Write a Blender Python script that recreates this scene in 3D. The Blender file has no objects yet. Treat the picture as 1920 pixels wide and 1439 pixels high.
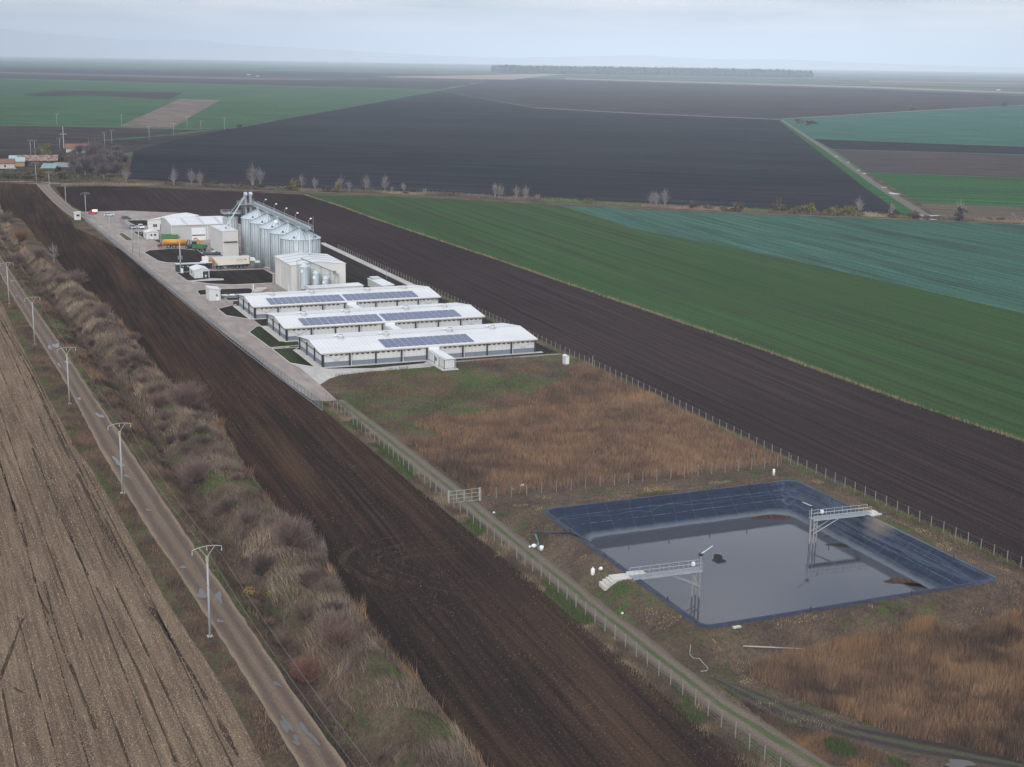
import bpy, math, random
import numpy as np
from mathutils import Vector, Matrix
random.seed(7); RNG = np.random.default_rng(11)
SC = bpy.context.scene; COL = SC.collection
# ------------------------------------------------------------------ camera
CAM_H = 70.0; FPX = 2590.0; PITCH, ROLL, YAW = [math.radians(a) for a in (13.17, 0.9, 23.0)]
def cam_axes():
    cp, sp, cy, sy = math.cos(PITCH), math.sin(PITCH), math.cos(YAW), math.sin(YAW)
    f = Vector((sy*cp, cy*cp, -sp)); r = Vector((cy, -sy, 0)); u = r.cross(f)
    cr, sr = math.cos(ROLL), math.sin(ROLL)
    return r*cr + u*sr, u*cr - r*sr, f
CR, CU, CF = cam_axes()
cd = bpy.data.cameras.new('camera'); cam = bpy.data.objects.new('camera', cd); COL.objects.link(cam)
cd.sensor_width = 36; cd.sensor_fit = 'HORIZONTAL'; cd.lens = 36*FPX/1920; cd.clip_start = 1; cd.clip_end = 200000
mw = Matrix((CR, CU, -CF)).transposed().to_4x4(); mw.translation = (0, 0, CAM_H); cam.matrix_world = mw
SC.camera = cam
def g(px, py, z=0.0):
    """ground point of the surveyed photo position (metres, farm axis = Y)"""
    d = CR*((px-960)/FPX) - CU*((py-719.5)/FPX) + CF; t = (z-CAM_H)/d.z
    return d.x*t, d.y*t
# ------------------------------------------------------------------ light
SC.view_settings.view_transform = 'Standard'; SC.view_settings.look = 'None'
SC.view_settings.exposure = EXPOSURE = 0.55; SC.view_settings.gamma = 1.0
SUN_EL, SUN_AZ = math.radians(26), math.radians(211)       # azimuth clockwise from +Y
w = bpy.data.worlds.new('World'); SC.world = w; w.use_nodes = True
nt = w.node_tree; nt.nodes.clear(); L = nt.links.new
out = nt.nodes.new('ShaderNodeOutputWorld'); bg = nt.nodes.new('ShaderNodeBackground')
sky = nt.nodes.new('ShaderNodeTexSky'); sky.sky_type = 'NISHITA'; sky.sun_disc = False
sky.sun_elevation = SUN_EL; sky.sun_rotation = SUN_AZ; sky.air_density = 1.0; sky.dust_density = 2.0
tc = nt.nodes.new('ShaderNodeTexCoord'); mp = nt.nodes.new('ShaderNodeMapping'); mp.inputs['Scale'].default_value = (2.2, 2.2, 26)
L(tc.outputs['Generated'], mp.inputs['Vector'])
nz = nt.nodes.new('ShaderNodeTexNoise'); nz.inputs['Scale'].default_value = 2.1; nz.inputs['Detail'].default_value = 7; nz.inputs['Roughness'].default_value = .55
L(mp.outputs['Vector'], nz.inputs['Vector'])
cr = nt.nodes.new('ShaderNodeValToRGB'); L(nz.outputs['Fac'], cr.inputs['Fac'])
cr.color_ramp.elements[0].position = .38; cr.color_ramp.elements[0].color = (3.8, 4.2, 5.1, 1)
cr.color_ramp.elements[1].position = .64; cr.color_ramp.elements[1].color = (8.3, 8.2, 8.3, 1)
# overcast dome: brighter overhead than at the horizon
sxyz = nt.nodes.new('ShaderNodeSeparateXYZ'); L(tc.outputs['Generated'], sxyz.inputs[0]); mr = nt.nodes.new('ShaderNodeMapRange'); L(sxyz.outputs[2], mr.inputs['Value'])
mr.inputs['From Min'].default_value = 0; mr.inputs['From Max'].default_value = 1; mr.inputs['To Min'].default_value = .62; mr.inputs['To Max'].default_value = 1.75
vm = nt.nodes.new('ShaderNodeVectorMath'); vm.operation = 'SCALE'; L(cr.outputs['Color'], vm.inputs[0]); L(mr.outputs['Result'], vm.inputs['Scale'])
mx = nt.nodes.new('ShaderNodeMix'); mx.data_type = 'RGBA'; mx.inputs['Factor'].default_value = .80
L(sky.outputs['Color'], mx.inputs[6]); L(vm.outputs[0], mx.inputs[7])
L(mx.outputs[2], bg.inputs['Color']); bg.inputs['Strength'].default_value = .12; L(bg.outputs[0], out.inputs['Surface'])
sd = bpy.data.lights.new('sun', 'SUN'); sd.energy = 1.5; sd.angle = math.radians(11); sd.color = (1, .965, .92)
so = bpy.data.objects.new('sun', sd); COL.objects.link(so)
sv = Vector((math.sin(SUN_AZ)*math.cos(SUN_EL), math.cos(SUN_AZ)*math.cos(SUN_EL), math.sin(SUN_EL)))
so.rotation_euler = sv.to_track_quat('Z', 'Y').to_euler()
SC.cycles.max_bounces = 6; SC.cycles.diffuse_bounces = 2; SC.cycles.glossy_bounces = 3; SC.cycles.transparent_max_bounces = 16
SC.cycles.volume_bounces = 0; SC.cycles.use_denoising = True; SC.cycles.denoiser = 'OPENIMAGEDENOISE'; SC.cycles.denoising_input_passes = 'RGB_ALBEDO_NORMAL'; SC.cycles.denoising_prefilter = 'ACCURATE'
# ------------------------------------------------------------------ helpers
def tag(o, label=None, cat=None, group=None, kind=None):
    if label: o['label'] = label
    if cat: o['category'] = cat
    if group: o['group'] = group
    if kind: o['kind'] = kind
    return o
def thing(name, label, cat, loc=(0, 0, 0), rz=0.0, group=None):
    o = bpy.data.objects.new(name, None); COL.objects.link(o); o.location = loc; o.rotation_euler = (0, 0, rz)
    o.empty_display_size = .3
    return tag(o, label, cat, group)
def kids(o): return [c for c in COL.objects if c.parent == o]
def dup(root, loc, rz=None, label=None, scale=None):
    ch1 = KID.get(root.name, [])
    r = root.copy(); COL.objects.link(r); r.location = loc
    if rz is not None: r.rotation_euler = (0, 0, rz)
    if scale is not None: r.scale = scale if hasattr(scale, '__len__') else (scale,)*3
    if label: r['label'] = label
    for c in ch1:
        k = c.copy(); COL.objects.link(k); k.parent = r
        for d in KID.get(c.name, []):
            q = d.copy(); COL.objects.link(q); q.parent = k; KID.setdefault(k.name, []).append(q)
        KID.setdefault(r.name, []).append(k)
    return r
KID = {}
class MB:
    """collects quads / tris, builds one mesh object"""
    def __init__(s): s.v = []; s.f = []
    def add(s, vs, fs):
        n = len(s.v); s.v += [tuple(p) for p in vs]; s.f += [tuple(i+n for i in f) for f in fs]; return s
    def poly(s, pts): return s.add(pts, [tuple(range(len(pts)))])
    def box(s, x0, x1, y0, y1, z0, z1):
        return s.add([(x0,y0,z0),(x1,y0,z0),(x1,y1,z0),(x0,y1,z0),(x0,y0,z1),(x1,y0,z1),(x1,y1,z1),(x0,y1,z1)],
                     [(3,2,1,0),(4,5,6,7),(0,1,5,4),(1,2,6,5),(2,3,7,6),(3,0,4,7)])
    def cbox(s, c, d): return s.box(c[0]-d[0]/2, c[0]+d[0]/2, c[1]-d[1]/2, c[1]+d[1]/2, c[2]-d[2]/2, c[2]+d[2]/2)
    def hexa(s, bot, top):
        n = len(bot); return s.add(list(bot)+list(top), [tuple(reversed(range(n))), tuple(range(n, 2*n))] + [(i, (i+1) % n, n+(i+1) % n, n+i) for i in range(n)])
    def prism(s, pts, z0, z1): return s.hexa([(x, y, z0) for x, y in pts], [(x, y, z1) for x, y in pts])
    def xprism(s, prof, x0, x1):    # profile in (y,z) pulled along x
        return s.hexa([(x0, y, z) for y, z in prof], [(x1, y, z) for y, z in prof])
    def yprism(s, prof, y0, y1):    # profile in (x,z) pulled along y
        return s.hexa([(x, y1, z) for x, z in prof], [(x, y0, z) for x, z in prof])
    def rod(s, a, b, r0, r1=None, n=6, cap=True):
        a, b = Vector(a), Vector(b); r1 = r0 if r1 is None else r1
        d = (b-a).normalized(); u = d.orthogonal().normalized(); v = d.cross(u)
        ring = lambda c, r: [c + (u*math.cos(t) + v*math.sin(t))*r for t in [2*math.pi*i/n for i in range(n)]]
        fs = [(i, (i+1) % n, n+(i+1) % n, n+i) for i in range(n)]
        if cap: fs += [tuple(reversed(range(n))), tuple(range(n, 2*n))]
        return s.add(ring(a, r0)+ring(b, r1), fs)
    def tube(s, pts, r, n=6):
        for i in range(len(pts)-1): s.rod(pts[i], pts[i+1], r, r, n)
        return s
    def lathe(s, prof, c=(0, 0, 0), n=24):  # profile (r,z)
        vs = []; fs = []
        for r, z in prof: vs += [(c[0]+r*math.cos(2*math.pi*i/n), c[1]+r*math.sin(2*math.pi*i/n), c[2]+z) for i in range(n)]
        for k in range(len(prof)-1): fs += [(k*n+i, k*n+(i+1) % n, (k+1)*n+(i+1) % n, (k+1)*n+i) for i in range(n)]
        fs += [tuple(reversed(range(n))), tuple(range((len(prof)-1)*n, len(prof)*n))]
        return s.add(vs, fs)
    def build(s, name, m, parent=None, smooth=False, kind=None, label=None):
        me = bpy.data.meshes.new(name); me.from_pydata(s.v, [], s.f); me.materials.append(m)
        if smooth: me.shade_smooth()
        return link(name, me, parent, kind, label)
def link(name, me, parent=None, kind=None, label=None):
    o = bpy.data.objects.new(name, me); COL.objects.link(o)
    if parent: o.parent = parent; KID.setdefault(parent.name, []).append(o)
    if kind: o['kind'] = kind
    if label: o['label'] = label
    return o
def npmesh(name, V, F, m, col=None, uv=None, smooth=False):
    """mesh from numpy arrays, all faces the same size; col per vertex, uv per vertex"""
    me = bpy.data.meshes.new(name); k = F.shape[1]; n = len(F)
    me.vertices.add(len(V)); me.vertices.foreach_set('co', np.ascontiguousarray(V, np.float32).ravel())
    me.loops.add(n*k); me.loops.foreach_set('vertex_index', np.ascontiguousarray(F, np.int32).ravel())
    me.polygons.add(n); me.polygons.foreach_set('loop_start', np.arange(0, n*k, k, dtype=np.int32))
    me.update(calc_edges=True)
    if col is not None:
        a = me.color_attributes.new('Col', 'FLOAT_COLOR', 'POINT')
        a.data.foreach_set('color', np.concatenate([col, np.ones((len(col), 1))], 1).astype(np.float32).ravel())
    if uv is not None:
        a = me.attributes.new('across', 'FLOAT', 'POINT'); a.data.foreach_set('value', np.ascontiguousarray(uv, np.float32))
    if smooth: me.shade_smooth()
    me.materials.append(m); return me
def ordinal(i): return ['first','second','third','fourth','fifth','sixth','seventh','eighth','ninth','tenth','eleventh','twelfth','thirteenth','fourteenth','fifteenth','sixteenth','seventeenth','eighteenth'][i]
# ------------------------------------------------------------------ materials
class NT:
    def __init__(s, name):
        s.m = bpy.data.materials.new(name); s.m.use_nodes = True; s.t = s.m.node_tree; s.t.nodes.clear()
        s.o = s.n('ShaderNodeOutputMaterial'); s.b = s.n('ShaderNodeBsdfPrincipled'); s.l(s.b.outputs[0], s.o.inputs[0])
    def n(s, t, **k):
        x = s.t.nodes.new(t)
        for a, v in k.items(): setattr(x, a, v)
        return x
    def l(s, a, b): s.t.links.new(a, b)
    def pos(s, scale=(1, 1, 1), rot=0.0, obj=False):
        if obj: src = s.n('ShaderNodeTexCoord').outputs['Object']
        else: src = s.n('ShaderNodeNewGeometry').outputs['Position']
        r = s.n('ShaderNodeMapping'); r.inputs['Rotation'].default_value = (0, 0, rot); s.l(src, r.inputs['Vector'])
        m = s.n('ShaderNodeMapping'); m.inputs['Scale'].default_value = scale; s.l(r.outputs[0], m.inputs['Vector']); return m.outputs[0]
    def noise(s, vec, scale=1, detail=3, rough=.55):
        x = s.n('ShaderNodeTexNoise'); x.inputs['Scale'].default_value = scale; x.inputs['Detail'].default_value = detail
        x.inputs['Roughness'].default_value = rough; s.l(vec, x.inputs['Vector']); return x.outputs['Fac']
    def ramp(s, f, a, b, lo=0.0, hi=1.0):
        x = s.n('ShaderNodeMapRange'); x.clamp = True; s.l(f, x.inputs['Value'])
        for i, v in zip(('From Min', 'From Max', 'To Min', 'To Max'), (a, b, lo, hi)): x.inputs[i].default_value = v
        return x.outputs['Result']
    def mix(s, f, a, b, mode='MIX'):
        x = s.n('ShaderNodeMix', data_type='RGBA', blend_type=mode)
        for v, i in ((f, 0), (a, 6), (b, 7)):
            if isinstance(v, (int, float)): x.inputs[i].default_value = v
            elif isinstance(v, tuple): x.inputs[i].default_value = (*v, 1)
            else: s.l(v, x.inputs[i])
        return x.outputs[2]
    def math(s, op, a, b=0.0):
        x = s.n('ShaderNodeMath', operation=op)
        for v, i in ((a, 0), (b, 1)):
            if isinstance(v, (int, float)): x.inputs[i].default_value = v
            else: s.l(v, x.inputs[i])
        return x.outputs[0]
    def bump(s, h, dist=.1, st=1.0):
        x = s.n('ShaderNodeBump'); x.inputs['Distance'].default_value = dist; x.inputs['Strength'].default_value = st
        s.l(h, x.inputs['Height']); s.l(x.outputs[0], s.b.inputs['Normal'])
    def col(s, c):
        if isinstance(c, tuple): s.b.inputs['Base Color'].default_value = (*c, 1)
        else: s.l(c, s.b.inputs['Base Color'])
    def set(s, **k):
        for a, v in k.items(): s.b.inputs[a].default_value = v
        return s
def paint(name, c, rough=.5, metal=0.0, dirt=.12, scale=.6, spec=.4, dc=None):
    n = NT(name); p = n.pos(obj=True); f = n.ramp(n.noise(p, scale, 5, .65), .35, .75)
    n.col(n.mix(n.math('MULTIPLY', f, dirt*2), c, dc or tuple(v*.55 for v in c))); n.set(Roughness=rough, Metallic=metal); n.b.inputs['Specular IOR Level'].default_value = spec
    return n.m
def ribbed(name, c, axis=0, pitch=.3, rough=.45, metal=0.0, depth=.03, dirt=.1, both=False):
    """profiled sheet metal: ribs along one axis as bump, faint dirt"""
    n = NT(name); p = n.pos(obj=True); sp = n.n('ShaderNodeSeparateXYZ'); n.l(p, sp.inputs[0])
    a = sp.outputs[axis]
    if both: a = n.math('ADD', sp.outputs[0], sp.outputs[1])
    w = n.math('FRACT', n.math('MULTIPLY', a, 1/pitch)); rib = n.ramp(n.math('ABSOLUTE', n.math('SUBTRACT', w, .5)), .30, .42)
    f = n.ramp(n.noise(n.pos((.5, .5, .08), obj=True), 1.0, 5, .6), .35, .8)
    big = n.ramp(n.noise(p, .13, 3), .3, .7, .90, 1.0)
    c0 = n.mix(n.math('MULTIPLY', f, dirt*2), c, tuple(v*.62 for v in c))
    c1 = n.mix(n.math('MULTIPLY', rib, .16), c0, tuple(v*.5 for v in c)); bb = n.n('ShaderNodeCombineColor')
    for i in range(3): n.l(big, bb.inputs[i])
    n.col(n.mix(1.0, c1, bb.outputs[0], 'MULTIPLY')); n.bump(rib, depth, .6); n.set(Roughness=rough, Metallic=metal); return n.m
def soil(name, ca, cb, rot=0.0, row=.7, rowamt=.45, straw=None, strawamt=.10, patch=.02, bump=.12, tint=None, stretch=.04, fine=3.0, tram=None):
    n = NT(name); p = n.pos()
    big = n.ramp(n.noise(n.pos((1, .35, 1), rot), patch, 4, .6), .34, .68)
    rows = n.noise(n.pos((1/row, stretch, 1), rot), 1.0, 3, .6); rows2 = n.noise(n.pos((.28/row, stretch*.3, 1), rot), 1.0, 2, .6)
    cl = n.noise(p, fine, 4, .7)
    c = n.mix(n.ramp(n.math('ADD', n.math('MULTIPLY', rows, .6), n.math('MULTIPLY', rows2, .6)), .42, .78), ca, cb)
    c = n.mix(rowamt, n.mix(big, ca, cb), c)
    if tint: c = n.mix(n.ramp(n.noise(n.pos((.25, .02, 1), rot), .35, 4, .6), .50, .66, 0, .8), c, tint)
    fur = n.ramp(n.noise(n.pos((1.15/row, stretch*.45, 1), rot), 1.0, 3, .65), .34, .66, .62, 1.34)
    k = n.n('ShaderNodeCombineColor'); v = n.math('MULTIPLY', n.ramp(cl, .3, .72, .62, 1.34), fur)
    for i in range(3): n.l(v, k.inputs[i])
    c = n.mix(.9, c, k.outputs[0], 'MULTIPLY')
    if straw:
        s1 = n.noise(p, 5.5, 2, .5); s2 = n.noise(n.pos((1/row, stretch, 1), rot), .8, 2)
        c = n.mix(n.math('MULTIPLY', n.ramp(s1, .68-strawamt*.35, .74-strawamt*.2), n.ramp(s2, .35, .6, .25, 1)), c, straw)
    if tram:   # wheel lines and drill passes
        sp = n.n('ShaderNodeSeparateXYZ'); n.l(n.pos((1, 1, 1), rot), sp.inputs[0]); wob = n.math('MULTIPLY', n.noise(n.pos((.02, .008, 1), rot), 1.0, 3), tram[0]*1.3)
        for per, wd_, am in ((tram[0], tram[1], tram[3]), (tram[0]*.31, tram[1]*2.2, tram[3]*.45)):
            q = n.math('ABSOLUTE', n.math('SUBTRACT', n.math('FRACT', n.math('MULTIPLY', n.math('ADD', sp.outputs[0], wob), 1/per)), .5))
            c = n.mix(n.math('MULTIPLY', n.ramp(q, wd_/per, wd_/per*.3, 0, am), n.ramp(n.noise(n.pos((.12, .012, 1), rot), 1.0, 4, .65), .35, .6)), c, tram[2])
    n.col(c); n.set(Roughness=.95); n.b.inputs['Specular IOR Level'].default_value = 0
    n.bump(cl, bump, .8); return n.m
def vcol(name, rough=.85):
    n = NT(name); a = n.n('ShaderNodeAttribute', attribute_name='Col'); n.col(a.outputs['Color']); n.set(Roughness=rough)
    n.b.inputs['Specular IOR Level'].default_value = 0; return n.m
M = {}
WHITE = (.68, .69, .70)
M['panel'] = ribbed('white_cladding', (.59, .60, .60), both=True, pitch=1.0, depth=.012, dirt=.06)
M['cream'] = ribbed('cream_cladding', (.60, .60, .575), both=True, pitch=.35, depth=.03, dirt=.05)
M['greyclad'] = ribbed('grey_cladding', (.45, .46, .45), both=True, pitch=.5, depth=.03, dirt=.05)
M['roof'] = ribbed('white_sheet_roof', (.56, .57, .575), axis=0, pitch=1.0, depth=.05, dirt=.09)
M['roofy'] = ribbed('white_sheet_roof_along', (.57, .58, .585), axis=1, pitch=1.0, depth=.05, dirt=.07)
M['plinth'] = paint('slate_blue_plinth', (.155, .18, .225), .7, dirt=.2)
M['black'] = paint('charcoal_paint', (.022, .025, .032), .5)
M['white'] = paint('white_paint', WHITE, .5, dirt=.06)
M['pipe'] = paint('white_pipe', (.50, .52, .54), .4, dirt=.05)
M['ventbrown'] = paint('brown_grille', (.075, .040, .034), .7)
M['galv'] = paint('galvanised_steel', (.50, .55, .58), .42, .6, dirt=.2, scale=.35)
M['galvd'] = paint('weathered_steel', (.23, .26, .28), .5, .6, dirt=.25)
M['conc'] = paint('precast_concrete', (.47, .47, .45), .85, dirt=.25, scale=1.5)
M['concl'] = paint('pale_concrete', (.47, .455, .415), .85, dirt=.25, scale=1.2)
M['glass'] = paint('dark_window_glass', (.02, .028, .04), .08, dirt=0, spec=.6)
M['post2'] = paint('worn_gate_paint', (.34, .33, .30), .7)
M['tyre'] = paint('tyre_rubber', (.022, .022, .024), .85)
M['skylight'] = paint('translucent_skylight', (.34, .36, .42), .3)
def solarmat():
    n = NT('solar_cells'); p = n.pos(obj=True); sp = n.n('ShaderNodeSeparateXYZ'); n.l(p, sp.inputs[0])
    line = None
    for ax, pit in ((0, .29), (1, .26)):
        f = n.math('ABSOLUTE', n.math('SUBTRACT', n.math('FRACT', n.math('MULTIPLY', sp.outputs[ax], 1/pit)), .5))
        r = n.ramp(f, .44, .48); line = r if line is None else n.math('MAXIMUM', line, r)
    n.col(n.mix(n.math('MULTIPLY', line, .35), (.028, .045, .115), (.22, .26, .36))); n.set(Roughness=.16); n.b.inputs['Specular IOR Level'].default_value = .5
    return n.m
M['solar'] = solarmat()
M['alu'] = paint('aluminium_frame', (.62, .65, .69), .35, .5)
# ================================================================== setting
def vn(x, y, s, seed=0):
    """smooth value noise in 0..1, numpy"""
    x = np.asarray(x)/s; y = np.asarray(y)/s; xi = np.floor(x).astype(np.int64); yi = np.floor(y).astype(np.int64); fx = x-xi; fy = y-yi
    def h(a, b):
        n = (a*374761393 + b*668265263 + seed*974634777) & 0x7fffffff; n = ((n ^ (n >> 13))*1274126177) & 0x7fffffff
        return ((n ^ (n >> 16)) & 0xffff)/65535.0
    fx = fx*fx*(3-2*fx); fy = fy*fy*(3-2*fy)
    return (h(xi, yi)*(1-fx)+h(xi+1, yi)*fx)*(1-fy) + (h(xi, yi+1)*(1-fx)+h(xi+1, yi+1)*fx)*fy
def sst(t): t = np.clip(t, 0, 1); return t*t*(3-2*t)
PX0, PX1, PY0, PY1, RIM, WZ, SL = 84.6, 130.2, 137.3, 185.4, 2.2, -1.5, .86
def dpond(x, y, rad=1.3):
    qx = np.abs(x-(PX0+PX1)/2)-(PX1-PX0)/2+rad; qy = np.abs(y-(PY0+PY1)/2)-(PY1-PY0)/2+rad
    return np.hypot(np.maximum(qx, 0), np.maximum(qy, 0))+np.minimum(np.maximum(qx, qy), 0)-rad
def ditchx(y): return 37.2 - np.maximum(0, y-270)*.034
def hz(x, y):
    """terrain height"""
    x = np.asarray(x, float); y = np.asarray(y, float)
    d = dpond(x, y)
    bump = (vn(x, y, 2.6, 3)-.5)*.35 + (vn(x, y, 6, 4)-.5)*.5
    berm = (RIM + bump*sst((d-.8)/2)*.6)*sst((6.6-d)/4.2)
    berm = np.where(d < -.2, np.maximum(RIM-.45+d*SL, -5.5), berm)
    xd = ditchx(y); fade = sst((640-y)/120)
    dit = -2.2*np.exp(-((x-xd)/2.4)**2) + 1.5*np.exp(-((x-xd-6.3)/3.0)**2) + (vn(x, y, 3, 5)-.5)*.9*np.exp(-((x-xd-3)/6)**2)
    inh = sst((x-(xd-5))/3)*sst((xd+11-x)/2.5)
    return berm + dit*fade*inh
def ground_mat():
    n = NT('rough_grassland'); p = n.pos(); pr = n.pos((1, 1, 1), math.radians(37))
    # far patchwork of field strips
    sp = n.n('ShaderNodeSeparateXYZ'); n.l(pr, sp.inputs[0])
    wob = n.math('MULTIPLY', n.noise(pr, .0006, 1), 900)
    cx = n.math('FLOOR', n.math('MULTIPLY', sp.outputs[0], 1/1700)); cy = n.math('FLOOR', n.math('MULTIPLY', n.math('ADD', sp.outputs[1], wob), 1/260))
    cb = n.n('ShaderNodeCombineXYZ'); n.l(cx, cb.inputs[0]); n.l(cy, cb.inputs[1])
    wn = n.n('ShaderNodeTexWhiteNoise'); n.l(cb.outputs[0], wn.inputs['Vector'])
    r = n.n('ShaderNodeValToRGB'); r.color_ramp.interpolation = 'CONSTANT'; n.l(wn.outputs['Value'], r.inputs['Fac'])
    e = r.color_ramp.elements; e[0].position = 0; e[0].color = (.045, .04, .045, 1); e[1].position = .30; e[1].color = (.06, .10, .06, 1)
    for q, c in ((.48, (.075, .06, .055)), (.60, (.05, .115, .055)), (.78, (.12, .10, .08)), (.88, (.04, .045, .05)), (.95, (.17, .14, .10))):
        z = e.new(q); z.color = (*c, 1)
    far = n.mix(n.ramp(n.noise(n.pos((1, .2, 1), math.radians(37)), .01, 3), .3, .7, 0, .35), r.outputs[0], (.06, .06, .055))
    # near rough grass
    g1 = n.ramp(n.noise(p, .11, 4, .65), .38, .62); g2 = n.noise(p, 2.2, 5, .75); g3 = n.ramp(n.noise(p, .05, 3), .50, .62)
    c = n.mix(g1, (.055, .039, .030), (.105, .075, .053)); c = n.mix(n.math('MULTIPLY', g3, n.ramp(n.noise(p, .5, 3), .45, .62)), c, (.050, .080, .022))
    k = n.n('ShaderNodeCombineColor'); v = n.ramp(g2, .28, .74, .35, 1.6)
    for i in range(3): n.l(v, k.inputs[i])
    c = n.mix(.9, c, k.outputs[0], 'MULTIPLY')
    g = n.n('ShaderNodeNewGeometry'); ln = n.n('ShaderNodeVectorMath', operation='LENGTH'); n.l(g.outputs['Position'], ln.inputs[0])
    n.col(n.mix(n.ramp(ln.outputs['Value'], 900, 1100), c, far)); n.set(Roughness=.95); n.b.inputs['Specular IOR Level'].default_value = 0
    n.bump(g2, .12, .7); return n.m
def grid(xs, ys, zf):
    X, Y = np.meshgrid(xs, ys); V = np.stack([X, Y, zf(X, Y)], -1).reshape(-1, 3); nx = len(xs); ny = len(ys)
    I = (np.arange(ny-1)[:, None]*nx + np.arange(nx-1)[None, :]).reshape(-1)
    return V, np.stack([I, I+1, I+nx+1, I+nx], 1)
xs = np.r_[-60000, -25000, -10000, -4000, -1500, -500, -200, -60, 0, 20, np.arange(24, 146.1, .75), 152, 170, 220, 320, 500, 900, 1600, 3000, 6000, 12000, 25000, 60000]
ys = np.r_[-3000, -500, 0, 40, np.arange(60, 480, 1.0), 490, 520, 560, 640, 760, 900, 1200, 1700, 2500, 4000, 7000, 12000, 25000, 60000]
V, F = grid(xs, ys, hz); tag(link('ground', npmesh('ground', V, F, ground_mat(), smooth=True)), kind='structure')
def hz1(x, y): return float(hz(x, y))
# ------------------------------------------------------------------ fields
def field(name, pts, m, z):
    me = bpy.data.meshes.new(name); me.from_pydata([(x, y, z) for x, y in pts], [], [tuple(range(len(pts)))]); me.materials.append(m)
    return tag(link(name, me), kind='structure')
def pxs(*p, z=0): return [g(x, y, z) for x, y in p]
FD = math.radians(2.0)
HEDGE_R = [(48.6,60),(48.2,119),(48.3,135),(47.8,152),(47.9,166),(48.4,178),(50.3,189),(47.6,207),(47.6,228),(48.6,243),(49.6,262),(50,272),(45,300),(45.3,326),(45.6,369),(43.2,424),(37,461),(30.6,544),(31.2,690)]
M['soil_near'] = soil('dark_ploughed_soil', (.0105, .0066, .0050), (.040, .0235, .0155), FD, row=.8, straw=(.15, .10, .066), strawamt=.14, patch=.03, tint=(.066, .038, .021), rowamt=.3, tram=(9.0, .35, (.010,.0075,.007), .7), bump=.14)
FR = [(74.0,60),(74.1,108),(73.3,119),(73,131),(72.8,146),(73,165),(71.9,210),(71.7,242),(71.2,273),(69.9,302)]
far_side = pxs((480,668),(360,572),(300,523),(240,476),(190,450),(160,436),(140,428),(133,412),(118,398),(98,378),(84,364),(66,346))
field('ploughed_field', HEDGE_R + pxs((-60,343)) + far_side[::-1] + FR[::-1], M['soil_near'], .035)
M['soil_brown'] = soil('brown_ploughed_soil', (.0155, .0100, .0098), (.042, .0262, .0245), FD, row=1.0, straw=(.16, .11, .085), strawamt=.09, patch=.014, rowamt=.3, tram=(11.0, .4, (.013,.010,.011), .75), bump=.16, stretch=.02)
BG = pxs((572,366),(640,388),(700,410),(960,497),(1100,545),(1440,660),(1700,755),(1920,828))
field('ploughed_field', pxs((104,352),(130,347),(300,353),(480,361))+BG+[(192,60),(141.6,60),(141.6,300),(141.4,500),(110,640),(88,650)]+pxs((160,400),(135,386),(117,371)), M['soil_brown'], .030)
M['wheat'] = soil('young_wheat', (.025, .050, .017), (.038, .076, .024), math.radians(2.2), row=1.2, patch=.012, rowamt=.55, bump=.05, tint=(.034, .046, .022), stretch=.006, fine=1.6, tram=(16.0, .6, (.026,.045,.020), .55))
field('wheat_field', pxs((572,366),(700,368),(860,375),(1050,386),(1190,430),(1440,478),(1960,597))+[(420,60),(192,60)]+BG[::-1][:-1], M['wheat'], .034)
M['rape'] = soil('young_rapeseed', (.035, .080, .058), (.044, .102, .074), math.radians(4), row=2.2, patch=.008, rowamt=.6, bump=.05, tint=(.028, .046, .036), stretch=.03, fine=.9, tram=(22, .7, (.032,.05,.038), .45))
field('rapeseed_field', pxs((1050,386),(1300,398),(1440,403),(1700,413),(1920,422),(2060,428),(2060,620),(1960,597),(1440,478),(1190,430)), M['rape'], .034)
DK = math.radians(-36.8)
M['soil_far'] = soil('black_ploughed_soil', (.0105, .0098, .0135), (.030, .0255, .031), math.radians(127), row=7, patch=.006, rowamt=.45, straw=(.07, .065, .075), strawamt=.04, bump=.05, stretch=.012, tint=(.020, .032, .029), fine=.35)
field('ploughed_field', pxs((250,283),(330,262),(440,241),(640,205),(822,171),(1000,203),(1200,214),(1462,224),(1530,276),(1640,352),(1722,406),(1500,398),(1300,389),(960,370),(700,360),(480,351),(240,336)), M['soil_far'], .06)
M['soil_purple'] = soil('purple_brown_soil', (.026, .0205, .024), (.044, .034, .034), math.radians(127), row=14, patch=.003, rowamt=.5, bump=.04, stretch=.03, tint=(.075, .06, .05), fine=.2)
field('ploughed_field', pxs((822,171),(905,155),(1000,150),(1400,163),(1920,184),(1990,186),(1990,193),(1462,222),(1200,212),(1000,201)), M['soil_purple'], .10)
M['rape_far'] = soil('far_rapeseed', (.034, .088, .066), (.038, .102, .076), math.radians(127), row=10, patch=.004, rowamt=.5, bump=.03, stretch=.03, fine=.3)
field('rapeseed_field', pxs((1462,224),(1920,197),(1990,193),(1990,278),(1920,275),(1525,261)), M['rape_far'], .10)
field('ploughed_field', pxs((1527,262),(1920,276),(1990,279),(1990,293),(1920,290),(1560,280)), M['soil_far'], .09)
M['soil_stony'] = soil('brown_stubble_soil', (.042, .034, .034), (.060, .050, .048), math.radians(127), row=4, patch=.006, rowamt=.5, straw=(.16, .14, .12), strawamt=.22, bump=.05, fine=.5)
field('stubble_field', pxs((1562,281),(1920,291),(1990,294),(1990,337),(1920,334),(1622,323)), M['soil_stony'], .08)
M['wheat2'] = soil('far_wheat', (.027, .072, .027), (.032, .086, .033), math.radians(127), row=6, patch=.006, rowamt=.5, bump=.03, tint=(.03, .06, .035), stretch=.01, fine=.4)
field('wheat_field', pxs((1627,324),(1920,335),(1990,338),(1990,392),(1920,389),(1722,380)), M['wheat2'], .08)
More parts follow.
